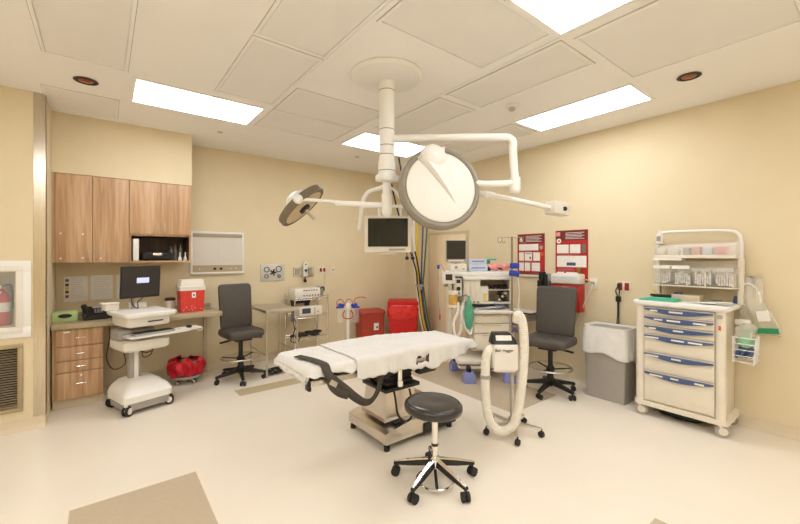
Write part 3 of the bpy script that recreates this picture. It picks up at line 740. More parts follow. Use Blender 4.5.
# ------------------------------------------------------------------ ceiling column with lamps and monitor
CX, CY = 1.81, 2.49
R_ = Vector((.788, -.6157, 0)); F_ = Vector((.6157, .788, 0)); U_ = Vector((0, 0, 1))
t = thing('surgical_light_boom', 'white ceiling column carrying two round surgical lamps, arms and monitor', 'surgical light', (CX, CY, H))
def L(p): return Vector(p)-Vector((CX, CY, H))
MB().lathe([(0, -.0005), (.285, -.0005), (.29, -.012), (.27, -.035), (.20, -.052), (.10, -.06), (0, -.06)], n=64).build('ceiling_flange', white, t)
col = MB().cyl((0, 0, -.055), (0, 0, -.70), .062, n=40).cyl((0, 0, -.70), (0, 0, -.86), .070, n=40).build('column', white, t)
m = MB()
for z in (-.13, -.445, -.574, -.647, -.777): m.lathe([(.0625 if z > -.7 else .0705, z), (.0635 if z > -.7 else .0712, z-.001), (.0635 if z > -.7 else .0712, z-.004), (.0625 if z > -.7 else .0705, z-.005)], n=40, close=False)
m.build('joint_lines', gapm, col)
MB().cyl((0, 0, -.86), (0, 0, -1.02), .034).box((0, 0, -.835), (.15, .13, .06), bev=.015).build('lower_spindle', white, t)
# arm 1 : upper elbow arm to the big lamp
e0 = L((CX, CY, 2.483)); e1 = L((2.575, 1.833, 2.484)); e2 = L((2.588, 1.823, 2.12))
d1 = (e1-e0).normalized()
a1 = MB().tube([e0, e0+d1*.3, e1-d1*.12, e1-d1*.03+Vector((0, 0, -.012)), e1+Vector((0, 0, -.05)), e1+Vector((0, 0, -.12)), e2], .032, 16)
a1 = a1.build('elbow_arm', white, t)
MB().cyl(e2+Vector((0, 0, .04)), e2+Vector((0, 0, -.055)), .043).ball(e2+Vector((0, 0, -.055)), .043).build('elbow_joint', white, a1)
lc = L((2.066, 2.129, 2.068))           # big lamp centre
MB().tube([e2, e2+(lc-e2)*.25+Vector((0, 0, 0)), L((2.33, 2.03, 2.12)), L((2.12, 2.24, 2.22))], .026, 14).build('forearm', white, a1)
# big lamp : its white back cover towards the room
n1 = (-F_+U_*.12+R_*.22).normalized()
def basis(n, up):
    x = up.cross(n).normalized(); y = n.cross(x); return Matrix((x, y, n)).transposed()
B1 = basis(n1, (U_*1+R_*-.45).normalized())
lamp = MB().lathe([(0, .055), (.10, .05), (.20, .035), (.275, .012), (.282, .0), (.275, -.03), (0, -.03)], c=lc, mat3=B1, n=72).build('surgical_lamp', white, t)
MB().lathe([(.278, .012), (.308, .010), (.325, -.008), (.328, -.055), (.308, -.068), (.278, -.068)], c=lc, mat3=B1, n=72, close=False).build('grey_rim', rimgrey, lamp, solid=.004)
MB().lathe([(0, -.058), (.262, -.055), (.27, -.05), (0, -.05)], c=lc, mat3=B1, n=64).build('lamp_glass', glassm, lamp)
def wedge(pts, c, B):
    mb = MB(); vs = [mb.bm.verts.new(c+B @ Vector(p)) for p in pts]; return mb, vs
mb = MB()
def dome(x, y):
    r = math.hypot(x, y); return .055-.043*(min(r, .27)/.27)**2
N = 18
def ridge(u, v):   # u from head to tip, v across: steep left flank, long right flank
    y = .285-.47*u
    xl = -.085+.125*u; xr = .17-.125*u
    x = xl+(xr-xl)*v
    pk = .16; q = v/pk if v < pk else (1-v)/(1-pk)
    hgt = dome(x, y)*(1 if math.hypot(x, y) < .27 else .9)+.055*(1-u)**.7*q**.9-.003
    return lc+B1 @ Vector((x, y, hgt))
MB().grid(ridge, N, 15).build('cover_ridge', white, lamp, solid=.004, ang=25)
MB().lathe([(.0, -.03), (.105, -.03), (.10, .01), (.085, .035), (.05, .052), (0, .058)], c=lc+B1 @ Vector((.035, .235, .03)), mat3=B1, n=36).build('pivot_housing', white, lamp)
MB().lathe([(.0, .0), (.018, 0), (.018, .004), (0, .004)], c=lc+B1 @ Vector((.035, .235, .086)), mat3=B1, n=20).build('pivot_emblem', framem, lamp)
# small lamp to the left
s0 = L((CX, CY, 1.945)); s1 = L((1.419, 2.635, 1.946)); n2 = (.02*F_+.9*(.69*R_-.72*U_)).normalized(); sb = L((1.237, 2.84, 1.93))-n2*.06-F_*.20+R_*.065-U_*.02
a2 = MB().tube([s0, s0.lerp(s1, .5), s1], .021, 14, smooth=False).cyl(s0+U_*.09, s0-U_*.05, .042).ball(s0-U_*.05, .042).build('spring_arm', white, t)
MB().tube([s1, s1+(sb-s1)*.15+U_*.01, sb], .013, 12).build('thin_forearm', white, a2)
n2 = (.02*F_+.9*(.69*R_-.72*U_)).normalized()
l2 = L((1.237, 2.84, 1.93))
B2 = basis(n2, U_)
lp2 = MB().lathe([(0, -.055), (.06, -.053), (.17, -.045), (.207, -.03), (.212, -.02), (.212, .015), (.205, .024), (.19, .022), (.0, .014)], c=l2, mat3=B2, n=56).build('small_surgical_lamp', mat('dark_olive_rim', (112, 100, 80), .45, var=.05), t)
MB().lathe([(0, .015), (.175, .019), (.178, .022), (0, .024)], c=l2, mat3=B2, n=48).build('lamp_face', mat('lamp_face', (206, 186, 152), .35), lp2)
MB().lathe([(0, .02), (.048, .02), (.045, .045), (0, .05)], c=l2, mat3=B2, n=28).build('centre_hub', blackm, lp2)
MB().cyl(l2+n2*.04, l2+n2*.14, .014).build('handle', creamdk, lp2)
MB().ball(sb, .036).cyl(sb, l2-n2*.07, .018).build('pivot_ball', white, a2)
MB().lathe([(0, -.12), (.05, -.115), (.085, -.09), (.09, -.045), (0, -.04)], c=l2, mat3=B2, n=32).build('back_housing', white, lp2)
# third arm ending in an empty mount
t0 = L((CX, CY, 2.18)); t1 = L((2.449, 2.021, 2.041)); t2 = L((3.172, 1.836, 1.964))
a3 = MB().tube([t0, t0+Vector((.12, -.02, -.01)), t1, t2], .020, 14).build('empty_spring_arm', white, t)
dv = (t2-t1).normalized()
ang = math.atan2(dv.y, dv.x)
MB().box(t2+dv*.05, (.19, .13, .115), rot=(0, .1, ang), bev=.018).build('mount_head', whiteplastic, a3)
pp = t2+dv*.10-F_*.066
MB().cyl(pp, pp-F_*.012, .02).build('socket', blackm, a3)
MB().cyl(t1, t1+dv*.1, .028).build('arm_sleeve', white, a3)
# monitor on its yoke
mc = L((1.955, 2.672, 1.725))
mr = math.radians(-38)
yk = MB().tube([L((1.755, 2.83, 1.76)), L((1.762, 2.81, 1.88)), L((1.772, 2.80, 1.99)), L((1.79, 2.74, 2.08)), L((1.83, 2.62, 2.105)), L((1.815, 2.5, 2.10))], .017, 12)
yk.tube([L((1.815, 2.5, 2.10)), L((1.93, 2.55, 2.09)), L((2.03, 2.56, 2.0)), L((2.115, 2.58, 1.90)), L((2.17, 2.60, 1.72)), L((2.21, 2.61, 1.58))], .011, 10)
yk = yk.build('yoke', white, t)
MB().cyl(L((1.913, 2.74, 1.87)), L((1.905, 2.74, 1.99)), .013).cyl(L((2.065, 2.63, 1.87)), L((2.06, 2.63, 1.97)), .010).cyl(L((1.77, 2.82, 1.97)), L((2.10, 2.58, 1.97)), .014).build('hanger', white, yk)
mo = MB().box((0, 0, 0), (.405, .05, .315), bev=.01).build('monitor', whiteplastic, t, loc=mc, rot=(0, 0, mr))
MB().box((0, -.0265, .013), (.345, .004, .245)).build('screen', mat('monitor_screen', (24, 28, 22), .12, var=.3, scale=3), mo)
MB().box((.08, -.0265, -.134), (.14, .004, .016)).build('button_strip', greym, mo)
MB().lathe([(0, -.158), (.07, -.165), (.075, -.175), (0, -.178)], n=24).build('bottom_cap', whiteplastic, mo)
for x in (.165, .215): MB().cyl((x, 0, -.16), (x, 0, -.20), .004).ball((x, 0, -.208), .017).build('cable_connector', blackm, mo)

# ------------------------------------------------------------------ hanging gas hoses
def hose(name, label, m_, pts, r, g):
    o = MB().tube(pts, r, 8).build(name, m_); tag(o, label, 'hose', g); return o
G = 'hoses hanging from the ceiling'
zt = 2.9985
hose('gas_hose', 'yellow hose hanging from the ceiling to the floor in the far corner', yellowm, [(4.03, 4.715, zt), (4.05, 4.72, 2.2), (4.10, 4.77, 1.3), (4.14, 4.77, 1.04), (4.25, 4.80, .46), (4.43, 4.83, .01)], .018, G)
hose('gas_hose', 'purple hose hanging beside the yellow one in the far corner', purplem, [(4.10, 4.66, zt), (4.12, 4.66, 2.2), (4.13, 4.71, 1.3), (4.16, 4.74, 1.04), (4.28, 4.77, .46), (4.45, 4.78, .01)], .014, G)
hose('gas_hose', 'dark green hose at the right edge of the hanging bundle', greenh, [(4.14, 4.62, zt), (4.17, 4.61, 2.2), (4.15, 4.67, 1.3), (4.17, 4.71, 1.04), (4.30, 4.73, .46), (4.47, 4.74, .01)], .014, G)
hose('gas_hose', 'white hose at the left edge of the hanging bundle', whiteplastic, [(3.98, 4.75, zt), (4.00, 4.76, 2.2), (4.06, 4.79, 1.3), (4.11, 4.81, 1.04), (4.22, 4.84, .46), (4.40, 4.88, .01)], .016, G)
hose('black_cable', 'black cable slanting from behind the ceiling column, the left one of two', blackm, [(3.30, 4.50, zt), (3.45, 4.6, 2.55), (3.70, 4.66, 1.95), (4.02, 4.74, 1.35), (4.11, 4.79, 1.04), (4.24, 4.84, .46), (4.42, 4.86, .01)], .012, G)
hose('black_cable', 'black cable slanting from behind the ceiling column, the right one of two', blackm, [(3.46, 4.46, zt), (3.60, 4.5, 2.55), (3.80, 4.6, 1.95), (4.06, 4.71, 1.35), (4.14, 4.75, 1.04), (4.27, 4.78, .46), (4.44, 4.80, .01)], .012, G)
tag(MB().cyl((4.10, 4.69, 1.0), (4.16, 4.77, 1.03), .02).lathe([(.06, 0), (.07, .005), (.07, .03), (.06, .035)], c=(4.12, 4.745, 1.03), n=20, close=False).build('hose_clamp', greym, solid=.006), 'grey ring gathering the hanging hoses', 'hose clamp')

# ------------------------------------------------------------------ anesthesia machine
t = thing('anesthesia_machine', 'cream anesthesia machine with drawers, shelves and monitor', 'anesthesia machine', (3.93, 3.276, 0), math.radians(-38))
# local: front is y=-.35 (depth 4.65), x to the right; heights in metres
m = MB(); m.box((-.04, .02, .215), (.66, .62, .06), bev=.015).box((-.04, -.22, .145), (.62, .10, .035), bev=.01)
m.build('base_frame', whiteplastic, t)
for x, y in ((-.24, -.39), (.25, -.38), (-.34, .12), (.22, .22)):
    p = MB().loft([rr(.075, .055, .03, .001, x, y), rr(.075, .055, .03, .09, x, y), rr(.055, .04, .02, .125, x, y)]).build('caster_guard', bluepad, t)
    MB().box((x, y+.02 if y > 0 else y+.04, .15), (.05, .10, .07), bev=.012).build('caster_arm', rubber, p)
MB().box((-.04, .0, .14), (.5, .45, .09), bev=.01).build('under_chassis', greym, t)
MB().bb(-.17, .29, -.25, .25, .35, .815, bev=.01).build('drawer_cabinet', creamm, t)
for z0, z1 in ((.70, .80), (.575, .69), (.37, .565)):
    d = MB().bb(-.155, .275, -.275, -.252, z0, z1, bev=.004).build('drawer', creamm, t)
    MB().bb(-.06, .18, -.283, -.275, z1-.022, z1-.010, bev=.002).build('handle', creamdk, d)
MB().bb(-.17, .33, -.33, .25, .822, .858, bev=.01).build('work_surface', whiteplastic, t)
m = MB(); m.bb(-.45, -.40, -.05, .25, .25, 1.28, bev=.01).bb(.345, .40, -.05, .25, .25, 1.28, bev=.01).bb(-.40, .345, .20, .25, .86, 1.28); m.build('frame', creamm, t)
MB().bb(-.46, .37, -.18, .27, 1.275, 1.335, bev=.012).bb(-.28, .34, -.19, .1, 1.235, 1.275, bev=.004).build('top_shelf', white, t)
MB().bb(-.17, .345, -.16, .2, .925, .943, bev=.003).bb(-.05, .345, -.10, .2, 1.09, 1.102, bev=.003).build('mid_shelf', whiteplastic, t)
m = MB(); m.bb(-.27, -.055, -.16, .18, .975, 1.235, bev=.006)
m = m.build('ventilator_module', whiteplastic, t)
MB().bb(-.25, -.20, -.168, -.16, 1.0, 1.20, bev=.003).bb(-.185, -.14, -.168, -.16, 1.0, 1.20, bev=.003).bb(-.12, -.075, -.168, -.16, 1.0, 1.20, bev=.003).build('flow_tubes', creamm, m)
MB().bb(-.27, -.055, -.18, .1, .93, .972, bev=.004).build('gauge_row', creamm, t)
for k in range(4): MB().cyl((-.24+k*.05, -.18, .95), (-.24+k*.05, -.19, .95), .016).build('gauge', greym, t)
MB().bb(-.05, .34, .17, .19, .95, 1.23).build('niche_back', creamdk, t)
# vaporiser column left
m = MB().bb(-.38, -.29, -.16, -.02, 1.02, 1.25, bev=.01).build('vaporizer', whiteplastic, t)
MB().bb(-.36, -.31, -.165, -.16, 1.19, 1.235).cyl((-.335, -.16, 1.12), (-.335, -.175, 1.12), .025).cyl((-.335, -.16, 1.06), (-.335, -.172, 1.06), .014).build('dial', blackm, m)
# absorber
ab = MB().lathe([(0, .93), (.055, .93), (.055, 1.06), (0, 1.06)], c=(-.42, -.28, 0), n=24).build('absorber_canister', amber, t)
MB().cyl((-.42, -.28, 1.06), (-.42, -.28, 1.10), .065).cyl((-.42, -.28, .90), (-.42, -.28, .93), .062).build('canister_cap', whiteplastic, ab)
MB().tube([(-.42, -.20, .89), (-.42, -.1, .89), (-.42, 0, .89)], .025).build('absorber_arm', greym, t)
m = MB()
m.tube([(-.36, -.30, .96), (-.37, -.33, .85), (-.42, -.33, .72), (-.40, -.33, .55), (-.34, -.33, .60), (-.32, -.33, .78), (-.27, -.33, .90)], .017, 12, ripple=.12, rp=.02)
m.tube([(-.30, -.34, .96), (-.33, -.36, .82), (-.27, -.36, .66), (-.22, -.35, .58), (-.21, -.33, .68), (-.27, -.33, .84), (-.33, -.33, .93)], .017, 12, ripple=.12, rp=.02)
m.build('breathing_circuit', white, t)
MB().tube([(-.33, -.33, 1.0), (-.29, -.37, 1.06), (-.245, -.37, 1.04)], .010, 8).build('bag_arm', greym, t)
MB().lathe([(.012, 1.10), (.014, 1.06), (.03, 1.02), (.05, .95), (.055, .84), (.045, .74), (.028, .70), (.0, .69)], c=(-.24, -.37, -.05), n=28).build('breathing_bag', greenb, t)
# swing monitor left
sm = MB().box((-.475, -.24, 1.262), (.17, .06, .155), bev=.012).build('swing_display', whiteplastic, t)
MB().box((-.47, -.272, 1.27), (.085, .004, .075)).build('screen', screenblk, sm); MB().tube([(-.47, -.2, 1.2), (-.5, -.08, 1.15), (-.44, .05, 1.15)], .014).build('display_arm', greym, sm)
MB().tube([(-.52, -.24, 1.34), (-.56, -.24, 1.42), (-.60, -.24, 1.38), (-.60, -.24, 1.05), (-.58, -.24, .80)], .006, 6).build('sensor_cord', greym, sm)
MB().box((-.60, -.25, 1.40), (.03, .03, .05), bev=.004).build('blue_clip', bluem, sm); MB().cyl((-.58, -.24, .80), (-.58, -.24, .74), .008).build('red_tip', redt, sm)
# top monitor
tm = MB().box((-.345, .0, 1.60), (.265, .05, .285), bev=.008).box((-.345, .02, 1.45), (.12, .1, .02)).cyl((-.345, .02, 1.335), (-.345, .02, 1.5), .02).build('display', greym, t)
MB().box((-.345, -.027, 1.615), (.245, .004, .24)).build('screen', mat('top_screen', (40, 34, 28), .3), tm); MB().box((-.345, -.027, 1.475), (.20, .004, .018)).build('key_row', whiteplastic, tm)
MB().bb(-.43, -.22, -.12, .15, 1.336, 1.43, bev=.01).build('module_rack', whiteplastic, t)
MB().cyl((-.36, -.12, 1.39), (-.36, -.13, 1.39), .02).build('module_knob', greym, t); MB().bb(-.28, -.25, -.125, -.119, 1.36, 1.375).build('module_port', greym, t)
# IV pole fixed to the machine
ip = MB().cyl((.305, -.30, .30), (.305, -.30, 1.775), .012).box((.325, -.29, .84), (.07, .05, .03)).box((.325, -.19, .42), (.03, .26, .03)).build('iv_pole', mat('pole_grey', (150, 138, 118), .35, .5), t)
m = MB(); m.cyl((.14, -.30, 1.765), (.44, -.30, 1.765), .005, n=8)
for x in (.14, .19, .41, .45): m.tube([(x, -.30, 1.765), (x-.01, -.30, 1.72), (x+.015, -.30, 1.695), (x+.03, -.30, 1.72)], .004, 6)
m.build('hooks', mat('pole_grey', (150, 138, 118)), ip)
MB().box((.335, -.31, 1.415), (.11, .05, .07), bev=.012).box((.33, -.31, 1.32), (.12, .05, .075), rot=(0, .2, 0), bev=.012).build('blue_cuff', bluem, ip)
MB().tube([(.37, -.32, 1.28), (.39, -.32, 1.1), (.38, -.32, .9), (.40, -.32, .8)], .006, 6).build('white_line', white, ip)
MB().box((.33, -.30, .72), (.05, .06, .07), bev=.01).box((.335, -.30, .62), (.06, .06, .04), bev=.01).build('purple_clip', purplem, t)
# items on it
def mworld(x, y, z):
    a = math.radians(-38); return (3.93+x*math.cos(a)-y*math.sin(a), 3.276+x*math.sin(a)+y*math.cos(a), z)
o = thing('glove_box', 'pale blue boxes stacked on top of the anesthesia machine', 'box', mworld(-.06, .02, 1.336), math.radians(-38))
MB().box((0, 0, .045), (.24, .16, .085), bev=.003).box((-.005, .01, .125), (.235, .13, .07), bev=.003).build('carton', palebl, o)
MB().box((0, -.082, .045), (.18, .003, .02)).box((0, -.056, .13), (.16, .003, .02)).build('printed_band', bluepad, o)
o = thing('supply_bag', 'pink supply bag with dark marks on top of the anesthesia machine', 'bag', mworld(.19, .0, 1.336), math.radians(-38))
m = MB()
for k in range(6): m.ball((-.10+k*.042, random.uniform(-.02, .02), .05+.008*(k % 2)), .05, sc=(1.0, 1.3, .92), rot=(0, 0, k))
m.build('bag', pinkm, o); MB().box((.03, -.075, .035), (.06, .02, .02), rot=(0, .3, 0), bev=.005).ball((-.11, -.03, .04), .035).build('dark_item', rubber, o)
o = thing('teal_pack', 'teal wrapped pack lying over the pale boxes on the machine', 'pack', mworld(.10, .10, 1.336), math.radians(-38))
MB().box((0, 0, .15), (.20, .12, .02), rot=(0, -.05, 0), bev=.006).box((0, .02, .07), (.05, .1, .14)).build('pack', teal, o)
o = thing('canister', 'tall white canister in the machine niche', 'canister', mworld(.005, -.06, .9435), math.radians(-38))
MB().box((0, 0, .10), (.11, .10, .20), bev=.008).build('carton', paperw, o); MB().box((.01, -.051, .06), (.05, .003, .1)).build('label_patch', mat('pale_yellow', (232, 208, 120), .6), o)
o = thing('cable_cluster', 'dark connectors packed at the right of the machine niche', 'connectors', mworld(.25, -.05, .9435), math.radians(-38))
m = MB()
for k in range(5): m.box((random.uniform(-.05, .05), random.uniform(-.03, .03), .02+k*.026), (.07, .05, .02), rot=(0, 0, random.random()), bev=.004)
m.build('blocks', blackm, o)
m = MB()
for k in range(3): m.box((-.05+.04*k, -.055, .03+.04*k), (.03, .02, .025), bev=.004)
m.build('pale_blocks', whiteplastic, o)
o = thing('cable_bundle', 'dark monitor cables on the upper niche shelf of the machine', 'cable bundle', mworld(.20, .0, 1.1025), math.radians(-38))
m = MB()
for k in range(5): m.ball((-.10+k*.05, 0, .03), .034, sc=(1, 1.2, .8+.3*(k == 4)))
m.build('bundle', rubber, o)
o = thing('work_papers', 'scattered pale packets on the machine work surface', 'packets', mworld(.05, -.18, .8585), math.radians(-38))
m = MB()
for k in range(6): m.box((-.15+k*.055, random.uniform(-.08, .06), .004+k*.007), (.13, .09, .006), rot=(0, 0, random.uniform(-1, 1)), bev=.001)
m.build('packets', palebl, o); MB().box((.13, -.04, .055), (.12, .03, .012), rot=(0, 0, .2)).build('blue_item', blued, o)

# ------------------------------------------------------------------ right wall boards and devices
def wthing(name, label, cat, y, z, group=None):   # local x to the right (towards -Y), local -y out of the wall
    return thing(name, label, cat, (XW, y, z), -PI/2, group)
def poster(y0, w, z0, h, label, kind):
    t = wthing('poster', label, 'poster', y0, z0, 'red wall posters')
    MB().bb(0, w, -.008, -.001, 0, h).build('board', posterred, t)
    e = .008; m = MB(); r = MB(); tx = MB()
    MB().bb(e, w-e, -.0095, -.008, h-.125, h-e).build('title_band', posterdk, t)
    def panel(a, b, c_, d): m.bb(a*w, b*w, -.0105, -.008, c_*h, d*h)
    if kind == 1:
        panel(.06, .78, .58, .74); panel(.06, .24, .32, .53); panel(.28, .55, .32, .53); panel(.60, .84, .32, .53)
        panel(.06, .24, .06, .27); panel(.28, .48, .06, .27); panel(.54, .84, .06, .27)
    else:
        panel(.05, .42, .55, .72); panel(.46, .78, .55, .72); panel(.05, .96, .28, .50); panel(.05, .28, .06, .18); panel(.34, .72, .04, .18)
    m.build('text_panels', paperw, t)
    for q in range(5): tx.bb(.32*w, w*(.90-.08*(q % 2)), -.0108, -.0095, h-.035-q*.018, h-.030-q*.018)
    tx.build('title_text', paperw, t)
    k = MB()
    for q in range(26):
        zz = h*(.08+.025*q)
        if zz < h*.7: k.bb(.08*w, w*(.5+.25*random.random()), -.0108, -.0105, zz, zz+.002)
    k.build('body_text', mat('light_print', (196, 186, 178), .8), t)
    cx_ = .14*w
    if kind == 1:
        MB().prism([(-.03, 0), (.03, 0), (0, .055)], .002, c=(cx_, -.0095, h-.10), rot=(PI/2, 0, 0)).build('warning_triangle', paperw, t)
        MB().prism([(-.012, 0), (.012, 0), (0, .022)], .001, c=(cx_, -.0115, h-.092), rot=(PI/2, 0, 0)).build('triangle_mark', posterred, t)
        MB().bb(.86*w, .96*w, -.0105, -.008, .45*h, .53*h).build('orange_mark', orangem, t); MB().cyl((.88*w, -.008, .65*h), (.88*w, -.0105, .65*h), .025).build('grey_mark', greym, t)
        MB().bb(.32*w, .52*w, -.0112, -.0105, .49*h, .505*h).bb(.46*w, .52*w, -.0112, -.0105, .36*h, .42*h).build('dark_heading', inkm, t)
    else:
        MB().cyl((cx_*.8, -.0095, h-.13), (cx_*.8, -.0112, h-.13), .03).build('white_emblem', paperw, t); MB().cyl((cx_*.8, -.0112, h-.13), (cx_*.8, -.0120, h-.13), .012).build('emblem_centre', posterred, t)
        MB().bb(.02*w+.0, .15*w, -.0112, -.0095, h-.07, h-.02).build('logo_block', pinkm, t)
        MB().bb(.36*w, .64*w, -.0112, -.0105, .31*h, .37*h).build('dark_box', mat('ink_blue', (70, 84, 110), .7), t); MB().bb(.82*w, .94*w, -.0105, -.008, .56*h, .72*h).build('grey_figure', inkm, t)
    f = frame_mb(0, w, 0, h, -.0115, -.0085, .005); f.build('border', posterred, t)
poster(3.17, .41, 1.30, .535, 'red instruction poster with a white triangle, the left of two', 1)
poster(2.605, .41, 1.22, .635, 'red instruction poster with a round white emblem, the right of two', 2)
t = wthing('wall_rail', 'white equipment rail on the wall below the left red poster', 'wall rail', 3.16, 1.255)
MB().bb(0, .38, -.03, -.001, 0, .032, bev=.004).build('rail', whiteplastic, t); MB().bb(-.0, .40, -.032, -.001, .033, .040).build('top_edge', rubber, t)
t = wthing('otoscope_holder', 'black instrument holder at the right end of the wall rail', 'instrument holder', 2.79, 1.13)
MB().bb(-.02, .05, -.07, -.0003, .08, .20, bev=.01).bb(-.03, .03, -.09, -.001, .0, .09, bev=.01).build('body', blackm, t)
t = wthing('wall_telephone', 'grey wall telephone between the poster rail and the white-lidded sharps box', 'wall telephone', 2.725, 1.11)
MB().bb(0, .085, -.04, -.001, 0, .2, bev=.01).build('body', greym, t); MB().bb(.0, .032, -.075, -.04, .01, .19, bev=.012).build('handset', rubber, t)
m = MB(); [m.bb(.042+i*.013, .051+i*.013, -.044, -.04, .03+j*.02, .042+j*.02) for i in range(3) for j in range(4)]; m.build('keypad', blackm, t)
t = wthing('wall_sharps_box', 'white topped red sharps box mounted on the wall below the right poster', 'sharps box', 2.59, .86)
MB().bb(0, .36, -.13, -.001, 0, .33, bev=.015).build('red_bin', mat('deep_red_plastic', (188, 48, 40), .4), t)
MB().bb(-.005, .365, -.15, -.001, .335, .46, bev=.02).build('white_lid', whiteplastic, t); MB().bb(.03, .33, -.152, -.15, .40, .425).build('lid_slot', palebl, t)
MB().bb(.14, .22, -.133, -.13, .20, .30).build('label_patch', paperw, t)
MB().bb(.28, .33, -.05, -.001, .47, .53, bev=.006).build('key_latch', mat('brass', (160, 124, 60), .35, .9), t)
t = wthing('gas_outlet', 'cream oxygen outlet on the wall right of the sharps box', 'gas outlet', 2.13, 1.205)
MB().box((0, -.006, 0), (.09, .01, .13), bev=.003).build('plate', creamm, t); MB().cyl((0, -.01, .01), (0, -.035, .01), .018).build('socket', greym, t)
MB().tube([(-.02, -.03, .03), (-.08, -.05, .05), (-.18, -.05, .04), (-.24, -.045, .02)], .008, 8).build('connector_tube', creamdk, t)
MB().tube([(0, -.035, 0), (.0, -.06, -.06), (-.08, -.05, -.22), (-.16, -.06, -.45), (-.26, -.06, -.70), (-.32, -.05, -.80)], .007, 8).build('white_tube', creamm, t)
t = wthing('power_outlet', 'red power outlet with black plugs above the grey trash bin', 'power outlet', 1.80, 1.195)
MB().box((0, -.005, 0), (.15, .008, .12), bev=.003).build('plate', creamm, t)
for x in (-.035, .035): MB().box((x, -.012, 0), (.045, .008, .085), bev=.002).build('socket', plug, t)
MB().box((-.04, -.03, .015), (.03, .03, .035), bev=.004).build('plug', blackm, t); MB().box((-.045, -.03, -.14), (.05, .03, .06), bev=.006).build('power_adapter', blackm, t)
m = MB(); m.tube([(-.04, -.045, .01), (-.06, -.06, -.05), (-.05, -.04, -.12), (-.05, -.035, -.3), (-.06, -.03, -.46), (-.05, -.03, -.8)], .006, 8); m.tube([(-.03, -.045, .02), (-.02, -.06, -.04), (-.035, -.04, -.12), (-.04, -.03, -.3), (-.04, -.03, -.8)], .006, 8)
m.build('cords', blackm, t)
# small side stand partly hidden by the right chair
t = wthing('wall_shelf', 'small white shelf with dark edge behind the right chair', 'wall shelf', 3.24, .775)
MB().bb(0, .42, -.22, -.001, 0, .016).build('shelf', blackm, t); MB().bb(.005, .415, -.215, -.002, .016, .026).build('shelf_mat', white, t)
MB().bb(.06, .075, -.18, -.001, -.1, 0).bb(.34, .355, -.18, -.001, -.1, 0).build('bracket', greym, t)

# ------------------------------------------------------------------ grey bin with white bag
t = thing('trash_bin', 'grey rectangular trash bin lined with a white bag by the right wall', 'trash bin', (4.345, 1.85, 0), -PI/2)
MB().loft([rr(.195, .13, .02, .0005), rr(.215, .15, .02, .76), rr(.22, .155, .02, .765)]).build('body', mat('grey_bin_plastic', (170, 163, 154), .5, var=.03), t)
def linb(u, v):
    a = 2*PI*u; cx_, sy_ = math.cos(a), math.sin(a); R = (abs(cx_)**7+abs(sy_)**7)**(-1/7)
    if v < .12:
        s_ = v/.12; return ((.19+.037*s_)*R*cx_, (.125+.035*s_)*R*sy_, .765+.018*s_)
    w_ = (v-.12)/.88
    k = 1+.020*math.sin(a*8+w_*4)*w_+.014*math.sin(a*19+3)*w_ + .09*w_**.8
    z = .783-w_*(.33+.04*math.sin(a+.6)+.018*math.sin(a*5))
    return (.227*R*cx_*k, .16*R*sy_*k, z)
MB().grid(linb, 110, 16, True).build('bag', bagm, t, solid=.002)

# ------------------------------------------------------------------ medical cart
t = thing('supply_cart', 'cream rolling supply cart with six blue-handled drawers and bin shelves', 'medical cart', (4.335, 1.172, 0), -PI/2); t.scale = (1.10, 1, 1); CARTT = t
# local: front y=-.215, back +.215 ; x from -.31 (far/left) to .32 (near/right)
X0, X1, YF, YK = -.31, .31, -.215, .20
MB().bb(X0+.02, X1-.02, YF+.02, YK, .14, 1.05, bev=.006).build('body', creamm, t)
for sx in (-1, 1): MB().cyl((sx*.278, YF+.022, .13), (sx*.278, YF+.022, 1.06), .034).build('corner_column', creamm, t)
MB().loft([rr(.325, .225, .05, 1.058, 0, -.005), rr(.34, .24, .05, 1.075, 0, -.005), rr(.34, .24, .05, 1.10, 0, -.005), rr(.33, .23, .05, 1.108, 0, -.005)]).build('top', white, t)
MB().loft([rr(.325, .225, .04, .10, 0, -.005), rr(.325, .225, .04, .145, 0, -.005)]).build('bottom_frame', creamm, t)
zs = [1.050, .970, .883, .795, .622, .442, .155]
for i in range(6):
    z1, z0 = zs[i], zs[i+1]
    d = MB().bb(-.242, .242, YF-.004, YF+.02, z0+.003, z1-.003, bev=.003).build('drawer', creamm, t)
    hd = MB(); top = z1-.012
    pts = [(-.238+.476*k/16, 0) for k in range(17)]+[(.238-.476*k/16, -.012-.036*math.sin(PI*k/16)) for k in range(17)]
    hd.prism(pts, .022, c=(0, YF-.004, top), rot=(PI/2, 0, 0)); hd = hd.build('handle', blued, d)
    m = MB()
    for q in range(2+i % 2):
        xx = -.15+q*.15+random.uniform(-.03, .03); MB().box((xx, YF-.027, top-.018), (random.uniform(.05, .10), .002, .014)).build('label_strip', paperw, hd)
MB().cyl((.278, YF-.012, 1.02), (.278, YF-.018, 1.02), .018).build('lock', greym, t)
MB().box((.278, YF-.018, .925), (.014, .012, .035)).build('orange_tag', orangem, t)
for x, y, a in ((-.27, -.20, .3), (.29, -.20, .5), (-.27, .17, 0), (.27, .17, .2)): castor(t, x, y, .05, m1=greym, m2=creamm, fork=whiteplastic, twin=False, a=a)
